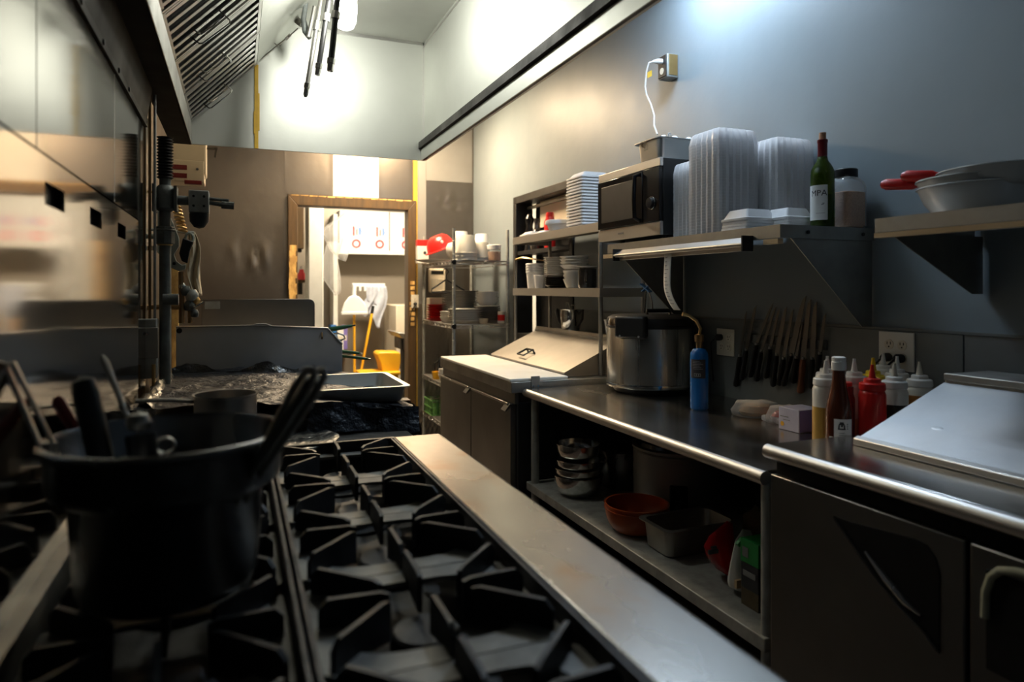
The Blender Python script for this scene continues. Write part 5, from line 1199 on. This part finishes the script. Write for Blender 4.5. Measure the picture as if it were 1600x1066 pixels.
# on the prep cooler lid
t = T('ladle_jug', 'small steel jug with black ladle handles leaning beside it', 'jug', (1.885, 3.72, 1.083))
part('jug', MB().lathe([(0,0),(.045,0),(.058,.02),(.066,.09),(.064,.13),(.066,.135),(.061,.135),(.060,.09),(.04,.01),(0,.006)], (0,0,0), 32), 'chrome', t, local=True)
part('handle', MB().tube([(.02,-.058,.11),(.03,-.10,.13),(.02,-.11,.08),(.01,-.07,.03)], .008, 8), 'black_plastic', t, local=True)
part('handle', MB().tube([(-.02,.06,.02),(-.03,.10,.06),(-.03,.13,.12),(-.03,.125,.135)], [.010,.012,.014,.008], 10), 'black_plastic', t, local=True)
part('wire_top', MB().tube([(-.02,-.04,.13),(-.025,-.02,.175),(-.02,.02,.175),(-.01,.04,.13)], .004, 6).tube([(.0,-.055,.13),(.0,-.05,.16),(0,-.01,.16)], .004, 6), 'steel_dull', t, local=True)
t = T('white_cup', 'white plastic cup standing behind the front post of the overshelf', 'cup', (1.885, 3.22, 1.083))
part('cup', MB().lathe([(0,0),(.034,0),(.045,.085),(.048,.087),(.048,.092),(.043,.092),(.033,.004),(0,.004)], (0,0,0), 28), 'foam', t, local=True)

# ================================================================ WIRE RACK IN THE FAR CORNER
RX0, RX1, RY0_, RY1_ = 1.50, 1.95, 4.93, 5.82
t = T('wire_rack', 'four-post chrome wire shelving rack in the far right corner', 'rack', (1.72, 5.4, 0))
for x, y in ((RX0+.015, RY0_), (RX1, RY0_), (RX0+.015, RY1_), (RX1, RY1_)):
    mb = MB().tube([(x, y, .02), (x, y, 1.80)], .0125, 12)
    for k in range(28): mb.lathe([(.0125, 0), (.0142, .002), (.0142, .004), (.0125, .006)], (x, y, .35+.05*k), 12, cap=False)
    p = part('post', mb, 'galvanised', t); part('foot', MB().lathe([(.016,0),(.018,.02),(.0,.022)], (x, y, 0), 12), 'black_plastic', p)
RZ = [.285, .60, 1.075, 1.56]
for z in RZ:
    mb = MB()
    for dz in (-.030, -.004):
        mb.tube([(RX0, RY0_-.012, z+dz), (RX1+.01, RY0_-.012, z+dz), (RX1+.01, RY1_, z+dz), (RX0, RY1_, z+dz)], .004, 6, closed=True)
    sh = part('shelf_frame', mb, 'steel', t)
    mb = MB()
    for i in range(1, 30): y = RY0_+(RY1_-RY0_)*i/30; mb.tube([(RX0, y, z-.003), (RX1+.01, y, z-.003)], .0028, 5)
    for i in range(18):
        y0_ = RY0_+(RY1_-RY0_)*i/18; y1_ = RY0_+(RY1_-RY0_)*(i+1)/18
        mb.tube([(RX0, y0_, z-.03 if i % 2 else z-.005), (RX0, y1_, z-.005 if i % 2 else z-.03)], .0025, 5)
    for i in range(10):
        x0_ = RX0+(RX1-RX0)*i/10; x1_ = RX0+(RX1-RX0)*(i+1)/10
        mb.tube([(x0_, RY0_-.012, z-.03 if i % 2 else z-.005), (x1_, RY0_-.012, z-.005 if i % 2 else z-.03)], .0025, 5)
    part('wires', mb, 'steel', sh)['kind'] = 'stuff'
    part('corner_sleeve', MB().lathe([(.017,-.035),(.020,-.03),(.020,.0),(.016,.004)], (RX0+.015, RY0_, z), 12), 'black_plastic', sh)
# top shelf
TZ4 = 1.5605
part_pl = solo('platter', MB().lathe([(0,0),(.10,0),(.165,.016),(.167,.020),(.10,.006),(0,.005)], (1.515, 5.46, TZ4), 40), 'ceramic', 'wide white platter overhanging the left edge of the rack top', 'plate')
rb_ = Matrix.Rotation(math.radians(-24), 3, 'Y') @ Matrix.Rotation(PI, 3, 'X')
t = T('red_bowl', 'bright red plastic bowl lying upside down and tilted on the rack top', 'bowl', (1.56, 5.42, TZ4+.03))
mb = MB().lathe([(0,-.125),(.05,-.122),(.085,-.10),(.108,-.06),(.118,-.012),(.137,-.006),(.138,0),(.116,-.004),(.104,-.058),(.08,-.095),(0,-.118)], (0,0,0), 40)
mb.move((0,0,.075), Matrix.Rotation(math.radians(-22), 3, 'Y') @ Matrix.Rotation(PI, 3, 'X'))
mb.move((0,0,.0)); part('bowl', mb, 'red_plastic', t, local=True)
part('logo_patch', MB().lathe([(.013,0),(.010,.003),(0,.003)], (-.03, -.118, .13), 12, rot=Matrix.Rotation(PI/2, 3, 'X')), 'paper', t, local=True)
t = T('red_carton', 'small white and red carton behind the tilted red bowl', 'carton', (1.475, 5.72, TZ4))
part('box', MB().box(-.05,.05,-.03,.03,.0,.20), 'paper', t, local=True, bevel=.003); part('red_top', MB().box(-.0506,.0506,-.0306,.0306,.15,.2005), 'red_plastic', t, local=True)
part('mark', MB().tube([(.015,-.032,.09),(.015,-.0302,.09)], .014, 12), 'ink', t, local=True)
z = TZ4
bmb = lambda r, h: MB().lathe([(0,0),(r*.45,0),(r*.8,h*.4),(r,h),(r-.004,h),(r*.77,h*.45),(0,.005)], (0,0,0), 32)
for k in range(6):
    mb = bmb(.085, .05).move((1.545+.010*k, 5.16, TZ4+.045+.012*k), Matrix.Rotation(math.radians(58), 3, 'Y'))
    if k == 0: o6 = solo('small_bowl', mb, 'ceramic', 'white bowl leaning in the tilted row, next to the red bowl', 'bowl', 'leaning white bowls on the rack top'); l6 = o6.location.copy()
    else: dup(o6, l6+Vector((.012*k, 0, .003*k)), label='white bowl leaning in the tilted row, '+['','second','third','fourth','fifth','last'][k]+' from the red bowl')
def cupstack(x, y, r, h, n, pitch, inv, m, lab, group):
    pr = [(0,0),(r*.72,0),(r*.74,.003),(r,h-.006),(r+.003,h-.004),(r+.003,h),(r-.002,h),(r*.70,.006),(0,.005)]
    if inv: pr = [(a, h-b) for a, b in reversed(pr)]
    o = None
    for k in range(n):
        if o is None: o = solo('foam_cup', MB().lathe(pr, (0,0,0), 28).move((x, y, TZ4)), m, lab[0]+', '+nth(0, n)+' '+lab[1], 'cup', group)
        else: dup(o, (x, y, TZ4+pitch*k), label=lab[0]+', '+nth(k, n)+' '+lab[1])
cupstack(1.625, 4.99, .095, .14, 3, .026, True, 'translucent', ('upside-down frosted tub','of the nearest stack on the rack top'), 'upside-down frosted tubs on the rack top')
cupstack(1.655, 5.20, .072, .15, 5, .022, True, 'foam', ('upside-down foam cup','of the stack behind the frosted tubs'), 'tall upside-down cup stack')
cupstack(1.765, 5.03, .075, .12, 2, .024, True, 'translucent', ('upside-down cloudy tub','of the pair right of the frosted tubs'), 'two cloudy upside-down tubs')
cupstack(1.86, 5.28, .068, .13, 6, .020, True, 'foam', ('upside-down foam cup','of the rack-top stack by the wall'), 'upside-down cup stack by the wall')
t = T('salt_jar', 'clear jar of pink salt with a white lid on the rack top', 'jar', (1.855, 4.99, TZ4))
part('jar', MB().lathe([(0,0),(.058,0),(.060,.006),(.060,.085),(.055,.092)], (0,0,0), 30), 'glass_jar', t, local=True)
part('salt', MB().lathe([(0,.003),(.056,.003),(.057,.07),(0,.072)], (0,0,0), 28), 'spice', t, local=True)
part('lid', MB().lathe([(.061,.088),(.062,.12),(.058,.124),(0,.124)], (0,0,0), 30), 'white_plastic', t, local=True)
# third shelf (middle)
MZ = 1.0755
plates(1.575, 5.55, MZ, .105, 7, .019, 'red_plastic', ('red plastic plate','of the red stack on the middle rack shelf'), 'red plates on the middle rack shelf', h=.022)
solo('paper_box', MB().box(1.53,1.66,5.66,5.79,MZ,MZ+.19), 'cream', 'cream carton behind the red plates on the middle shelf', 'box', bevel=.003)
plates(1.56, 5.22, MZ, .07, 3, .022, 'ceramic', ('small white bowl','of the middle rack shelf'), 'small white bowls on the middle rack shelf', 'bowl', .045)
plates(1.65, 5.06, MZ, .135, 6, .017, 'ceramic', ('wide white plate','low front stack, middle rack shelf'), 'wide white plates at the front of the middle shelf', h=.028)
plates(1.70, 5.36, MZ, .15, 15, .0165, 'tan_side', ('grey plate','tall back stack, middle rack shelf'), 'tall grey plate stack on the middle shelf', h=.022)
z = plates(1.845, 5.10, MZ, .105, 8, .0155, 'tan_side', ('grey plate','right-hand stack, middle rack shelf'), 'right-hand grey plates on the middle shelf', h=.022)
z = plates(1.845, 5.10, z+.012, .09, 4, .022, 'ceramic', ('white bowl','of those crowning the right-hand grey plates'), 'white bowls on the right-hand plate stack', 'bowl', .045)
t = T('small_can', 'small red and white can at the right corner of the middle shelf', 'can', (1.91, 4.965, MZ))
part('can', MB().lathe([(0,0),(.028,0),(.028,.09),(0,.092)], (0,0,0), 24), 'paper', t, local=True); part('red_band', MB().lathe([(.0284,.02),(.0284,.065)], (0,0,0), 24, cap=False), 'red_plastic', t, local=True)
t = T('cup_dish', 'tan ramekin between the plate stacks of the middle shelf', 'dish', (1.76, 4.955, MZ))
part('dish', MB().lathe([(0,0),(.03,0),(.038,.04),(.035,.04),(.028,.004),(0,.004)], (0,0,0), 24), 'cream', t, local=True)
# lower shelves
Q = RZ[1]+.0005
t = T('tilted_basin', 'cream basin on the lower rack shelf', 'basin', (1.68, 5.25, Q))
part('basin', MB().lathe([(0,0),(.10,0),(.15,.10),(.155,.16),(.15,.16),(.14,.10),(.09,.008),(0,.006)], (0,0,0), 36), 'cream', t, local=True)
t = T('red_pot', 'dark red pot with a pale label on the lower rack shelf', 'pot', (1.83, 5.10, Q))
part('pot', MB().lathe([(0,0),(.10,0),(.11,.01),(.11,.17),(.105,.175),(0,.175)], (0,0,0), 32), 'red_dark', t, local=True)
part('label', MB().obox((-.085,-.071,.08), (.64,-.77,0), (0,0,1), (-.77,-.64,0), .02, .025, .001), 'paper', t, local=True)
plates(1.555, 5.30, Q, .055, 3, .022, 'ceramic', ('small cream cup','of the little stack on the lower rack shelf'), 'small cups on the lower rack shelf', 'bowl', .055)
t = T('yellow_pot', 'small yellow pot beside the cream cups on the lower rack shelf', 'pot', (1.535, 5.46, Q))
part('pot', MB().lathe([(0,0),(.035,0),(.045,.06),(.04,.06),(.03,.005),(0,.005)], (0,0,0), 20), 'yellow_plastic', t, local=True)
t = T('black_jug', 'black jug with a loop handle on the lower rack shelf', 'jug', (1.62, 5.55, Q))
part('jug', MB().lathe([(0,0),(.055,0),(.06,.10),(.045,.15),(.048,.17),(0,.17)], (0,0,0), 24), 'black_gloss', t, local=True); part('handle', MB().tube([(-.055,-.02,.14),(-.09,-.03,.12),(-.09,-.03,.06),(-.058,-.02,.04)], .008, 8), 'black_plastic', t, local=True)
Q = RZ[0]+.0005
t = T('green_crate', 'green plastic crate of small jars on the bottom rack shelf', 'crate', (1.60, 5.62, Q))
mb = MB()
for z in (0, .06, .12): mb.tube([(-.10,-.12,z+.006),(.10,-.12,z+.006),(.10,.12,z+.006),(-.10,.12,z+.006)], .006, 6, closed=True)
for i in range(7):
    for sx in (-1, 1): mb.tube([(sx*.10,-.12+.04*i,.006),(sx*.10,-.12+.04*i,.126)], .004, 5)
for i in range(6):
    for sy in (-1, 1): mb.tube([(-.10+.04*i,sy*.12,.006),(-.10+.04*i,sy*.12,.126)], .004, 5)
mb.box(-.10,.10,-.12,.12,0,.006); part('crate', mb, 'green_crate', t, local=True)
for i, (x, y) in enumerate(((-.05,-.06),(.04,-.05),(-.04,.04),(.05,.05))):
    k = T('small_jar', ['little chrome-capped jar at the near left of the green crate','little chrome-capped jar at the near right of the green crate','little chrome-capped jar at the far left of the green crate','little chrome-capped jar at the far right of the green crate'][i], 'jar', (1.60+x, 5.62+y, Q+.0065), 'jars in the green crate'); part('glass', MB().lathe([(0,0),(.03,0),(.03,.10),(0,.10)], (0,0,0), 18), 'green_crate', k, local=True); part('lid', MB().lathe([(.031,.10),(.031,.13),(0,.131)], (0,0,0), 18), 'chrome', k, local=True)
t = T('white_bottle', 'white plastic bottle at the front of the bottom rack shelf', 'bottle', (1.57, 5.18, Q))
part('body', MB().lathe([(0,0),(.055,0),(.058,.005),(.058,.20),(.05,.22),(.022,.235),(.022,.25)], (0,0,0), 26), 'white_plastic', t, local=True); part('cap', MB().lathe([(.024,.25),(.024,.275),(.01,.28),(.006,.30),(0,.30)], (0,0,0), 18), 'white_plastic', t, local=True)
# hanger and calculator
t = T('coat_hanger', 'black plastic hanger hooked on the wire rack', 'hanger', at(700, 450, Y=5.3))
part('frame', MB().tube([at(u, v, Y=5.3) for u, v in ((697,437),(675,452),(674,457),(724,457),(726,454))], .007, 8, closed=True), 'black_plastic', t)
part('hook', MB().tube([at(u, v, Y=5.3) for u, v in ((698,437),(697,430),(701,425),(697,419),(693,422))], .004, 8), 'black_plastic', t)
q0, q1 = at(669, 457, Y=YF-.02), at(695, 420, Y=YF-.02)
t = T('wall_phone', 'cream wall phone with a dark display on the far wall behind the rack', 'phone', ((q0.x+q1.x)/2, YF-.03, q0.z))
part('body', MB().box(q0.x, q1.x, YF-.05, YF-.013, q0.z, q1.z), 'cream', t, bevel=.012)
part('display', MB().box(q0.x+.02, q1.x-.02, YF-.053, YF-.049, q1.z-.05, q1.z-.02), 'black', t)
for i in range(4):
    for j in range(4): part('key', MB().box(q0.x+.02+.028*i, q0.x+.04+.028*i, YF-.054, YF-.049, q0.z+.04+.022*j, q0.z+.054+.022*j), 'ivory', t)

# ================================================================ BACK ROOM
t = T('storage_shelf', 'pale shelf across the back room holding the bright white cartons', 'shelf', (1.7, 8.1, 1.77))
part('board', MB().box(1.08, 2.7, 7.98, 8.29, 1.76, 1.785), 'white_wall', t)
part('front_board', MB().box(1.075, 2.7, 7.965, 7.98, 1.745, 1.79), 'white_wall', t)
for i, (x0, x1) in enumerate(((1.09, 1.66), (1.67, 2.24))):
    t = T('carton', ('left' if i == 0 else 'right')+' big white carton with red ring print on the back-room shelf', 'carton', ((x0+x1)/2, 8.12, 1.7855))
    part('box', MB().box(x0, x1, 7.985, 8.28, 1.7855, 2.25), 'paper', t, bevel=.004)
    part('tape', MB().box((x0+x1)/2-.03, (x0+x1)/2+.03, 7.9835, 7.985, 1.79, 2.24), 'label_paper', t)
    for dx in (.13, .40):
        c = Vector((x0+dx+.06, 7.984, 1.865))
        mb = MB().lathe([(.030,0),(.052,0)], c, 20, rot=Matrix.Rotation(PI/2, 3, 'X'), cap=False)
        part('ring_print', mb, 'ink_red', t)
        part('print', MB().box(c.x-.04, c.x-.02, 7.983, 7.985, c.z+.09, c.z+.20).box(c.x+.00, c.x+.012, 7.983, 7.985, c.z+.10, c.z+.17), 'ink_red', t)
        part('print', MB().box(c.x+.03, c.x+.05, 7.983, 7.985, c.z+.10, c.z+.19).box(c.x+.055, c.x+.065, 7.983, 7.985, c.z+.12, c.z+.16), 'ink_blue', t)
def plastic_bag(name, label, pts, Y, th, seed):
    """hanging sack: outline in photo pixels at depth plane Y, puffed front and back"""
    N_ = 20; L = [at(*a, Y=Y) for a, b in pts]; R_ = [at(*b, Y=Y) for a, b in pts]
    def lerp(A, v):
        k = v*(len(A)-1); i = min(int(k), len(A)-2); return A[i].lerp(A[i+1], k-i)
    mb = MB()
    for s_ in (-1, 1):
        def fn(u, v):
            p = lerp(L, v).lerp(lerp(R_, v), u)
            n = noise.noise(Vector((p.x*9+seed, p.z*9, s_*3)))*.02+noise.noise(Vector((p.x*24+seed, p.z*14, s_*5)))*.010
            p.y += s_*(th*math.sin(PI*u)**.6*(.35+.65*math.sin(PI*min(1, .12+v*.85)))) + n*math.sin(PI*u); return p
        mb.grid(fn, N_, 24)
    t = T(name, label, 'bag', L[-1]); part('film', mb, 'bag_plastic', t, ang=180); return t
plastic_bag('plastic_bag', 'upper crumpled clear plastic bag hanging from the back-room shelf', [((541,330),(548,330)),((520,345),(547,345)),((500,361),(546,370)),((508,375),(545,395)),((516,392),(543,402)),((528,404),(540,409))], 7.6, .06, 1)
plastic_bag('plastic_bag', 'lower clear plastic bag hanging beneath the other one', [((512,376),(530,380)),((500,410),(528,408)),((497,428),(532,430)),((508,440),(533,450)),((516,452),(532,458)),((524,462),(530,460))], 7.58, .05, 4)
b2 = bpy.data.objects['plastic_bag.001']; part('tie', MB().tube([at(522, 380, Y=7.58), at(536, 372, Y=7.75), Vector((1.085, 7.968, 1.765))], .004, 6), 'bag_plastic', b2)
# tools
t = T('lobby_dustpan', 'white rounded dustpan head on a straight yellow pole', 'dustpan', at(553, 600, Y=7.3))
c = [at(u, v, Y=7.3) for u, v in ((534,492),(534,484),(538,473),(545,464),(553,461),(561,464),(569,473),(574,484),(574,492))]
part('pan', MB().prism([(p.x, p.z) for p in c], 'y', 7.27, 7.31), 'white_plastic', t, bevel=.012)
q0, q1 = at(534, 492, Y=7.26), at(574, 487, Y=7.26); part('lip', MB().box(q0.x-.003, q1.x+.003, 7.25, 7.30, q0.z, q1.z), 'white_plastic', t, bevel=.004)
part('socket', MB().tube([at(553, 463, Y=7.3), at(553.5, 445, Y=7.3)], [.024,.018], 12), 'white_plastic', t)
part('pole', MB().tube([at(553.5, 491, Y=7.3), at(554, 660, Y=7.3)], .0135, 12), 'yellow_plastic', t)
t = T('mop', 'slanting yellow mop pole with a dark ferrule', 'mop', at(560, 600, Y=7.5))
part('pole', MB().tube([at(582, 486, Y=7.5), at(553, 640, Y=7.4)], .014, 12), 'yellow_plastic', t)
part('ferrule', MB().tube([at(583, 478, Y=7.5), at(581, 490, Y=7.5)], .017, 12), 'black_plastic', t)
t = T('rag_rail', 'white wall rail with clips in the back room', 'rail', at(575, 447, Y=7.9))
q0, q1 = at(550, 448, Y=7.9), at(601, 445, Y=7.9)
part('rail', MB().box(q0.x, q1.x, 7.88, 7.92, q0.z, q1.z+.015), 'white_plastic', t, bevel=.003)
for k in range(6): part('clip', MB().box(q0.x+.02+.055*k, q0.x+.045+.055*k, 7.87, 7.90, q0.z-.05, q0.z+.004), 'white_plastic', t, bevel=.003)
def rag(u, v):
    a = at(573+u*30-6*v+4*math.sin(v*5), 447+v*(37+26*u+6*math.sin(u*9)), Y=7.882); a.y += -.016+.016*math.sin(u*14+v*2); return a
solo('rag', MB().grid(rag, 24, 18), 'cloth_grey', 'pale blue-grey rag hanging from the white rail', 'rag', solid=.004)
def rag2(u, v):
    a = at(571+u*14+3*v, 447+v*(24+6*u), Y=7.882); a.y += -.012+.012*math.sin(u*8+v*3); return a
solo('rag', MB().grid(rag2, 12, 10), 'cloth_grey', 'small folded rag at the left of the larger hanging one', 'rag', solid=.004)
t = T('mop_bucket', 'yellow mop bucket with a raised wringer on the back-room floor', 'bucket', (1.30, 7.25, 0))
def px(u, v, Y): p = at(u, v, Y=Y); return p
a, b_ = px(586, 553, 7.25), px(623, 582, 7.25)
part('wringer', MB().prism([(a.x, a.z), (px(590,549,7.25).x, px(590,549,7.25).z), (px(621,549,7.25).x, px(621,549,7.25).z), (px(624,556,7.25).x, px(624,556,7.25).z), (px(620,590,7.25).x, b_.z-.02), (px(596,590,7.25).x, b_.z-.02), (px(592,566,7.25).x, px(592,566,7.25).z)], 'y', 7.15, 7.40), 'yellow_plastic', t, bevel=.012)
c, d = px(560, 581, 7.2), px(622, 577, 7.2)
part('rim', MB().box(c.x, d.x, 7.05, 7.42, d.z-.045, d.z-.01), 'yellow_plastic', t, bevel=.01)
part('tub', MB().prism([(c.x+.03, d.z-.04), (d.x-.02, d.z-.04), (d.x-.05, .08), (c.x+.07, .08)], 'y', 7.07, 7.40), 'yellow_plastic', t, bevel=.01)
part('handle_grip', MB().tube([px(624,556,7.2), px(626,566,7.2), px(624,576,7.2)], .012, 8), 'black_plastic', t)
for x in (c.x+.1, d.x-.1):
    for y in (7.12, 7.36): part('caster', MB().tube([(x-.012, y, .04), (x+.012, y, .04)], .04, 16), 'black_plastic', t)
t = T('utility_sink', 'dark edge of a utility sink stand by the doorway', 'sink', at(630, 560, Y=6.6))
part('basin_edge', MB().prism([(px(614,518,6.6).x, px(614,518,6.6).z), (px(622,519,6.6).x, px(622,519,6.6).z), (px(650,524,6.6).x, px(650,524,6.6).z), (px(650,531,6.6).x, px(650,531,6.6).z), (px(622,527,6.6).x, px(622,527,6.6).z)], 'y', 6.4, 6.9), 'steel_dull', t, bevel=.004)
part('leg', MB().tube([(px(629,527,6.5).x, 6.5, px(629,527,6.5).z), (px(629,527,6.5).x, 6.5, 0)], .022, 12), 'grime_and_shade', t)
part('basin', MB().box(px(629,527,6.5).x, px(660,527,6.5).x, 6.42, 6.88, .75, px(629,529,6.5).z), 'grime_and_shade', t, bevel=.01)
for (u0, u1, v0, v1, m_, lb) in ((517, 526, 508, 546, 'blue_tape', 'dark blue binder standing in the dim nook'), (527, 537, 512, 548, 'paper', 'pale grey box beside the blue binder in the dim nook'), (537, 543, 509, 546, 'purple', 'narrow dark violet box at the right of the dim nook')):
    q0, q1 = at(u0, v1, Y=7.9), at(u1, v0, Y=7.9); t = T('storage_box', lb, 'box', ((q0.x+q1.x)/2, 7.95, q0.z))
    part('box', MB().box(q0.x, q1.x, 7.9, 8.1, q0.z, q1.z), m_, t, bevel=.003); part('label', MB().box(q0.x+.01, q1.x-.01, 7.897, 7.9, q0.z+.10, q0.z+.16), 'cream', t)
t = T('nook_shelf', 'dark shelf board under the boxes in the dim nook', 'shelf', at(528, 550, Y=8.0)); q0, q1 = at(514, 552, Y=7.88), at(546, 548, Y=7.88)
part('board', MB().box(q0.x, q1.x+.02, 7.88, 8.29, q0.z-.03, q0.z+.001), 'grime_and_shade', t); part('bracket', MB().box(q0.x+.02, q0.x+.04, 7.95, 8.29, q0.z-.15, q0.z-.03), 'grime_and_shade', t)
t = T('wall_bracket_shelf', 'small brown shelf seen through the left of the doorway', 'shelf', at(472, 437, Y=7.4)); q0, q1 = at(440, 442, Y=7.4), at(478, 434, Y=7.4)
part('board', MB().box(q0.x, q1.x, 7.35, 7.6, q0.z, q0.z+.03), 'wood_frame', t); part('bracket', MB().box(q0.x, q1.x-.03, 7.45, 7.47, q0.z-.12, q0.z), 'grime_and_shade', t)
t = T('red_bottle', 'small red bottle on the little brown shelf', 'bottle', (at(471, 435, Y=7.45).x, 7.45, q0.z+.0305))
part('body', MB().lathe([(0,0),(.035,0),(.038,.06),(.022,.09),(.022,.11),(0,.11)], (0,0,0), 18), 'ink_red', t, local=True); part('cap', MB().lathe([(.018,.11),(.018,.14),(0,.14)], (0,0,0), 14), 'paper', t, local=True)
t = T('wall_cabinet', 'small brown wall cabinet high at the left of the doorway', 'cabinet', at(468, 380, Y=7.0)); q0, q1 = at(440, 388, Y=7.0), at(475, 340, Y=7.0)
part('body', MB().box(q0.x, q1.x, 7.0, 7.2, q0.z, q1.z+.1), 'wood_frame', t, bevel=.004); part('underside_light', MB().box(q0.x+.02, q1.x-.02, 7.02, 7.18, q0.z-.03, q0.z), 'grime_and_shade', t)
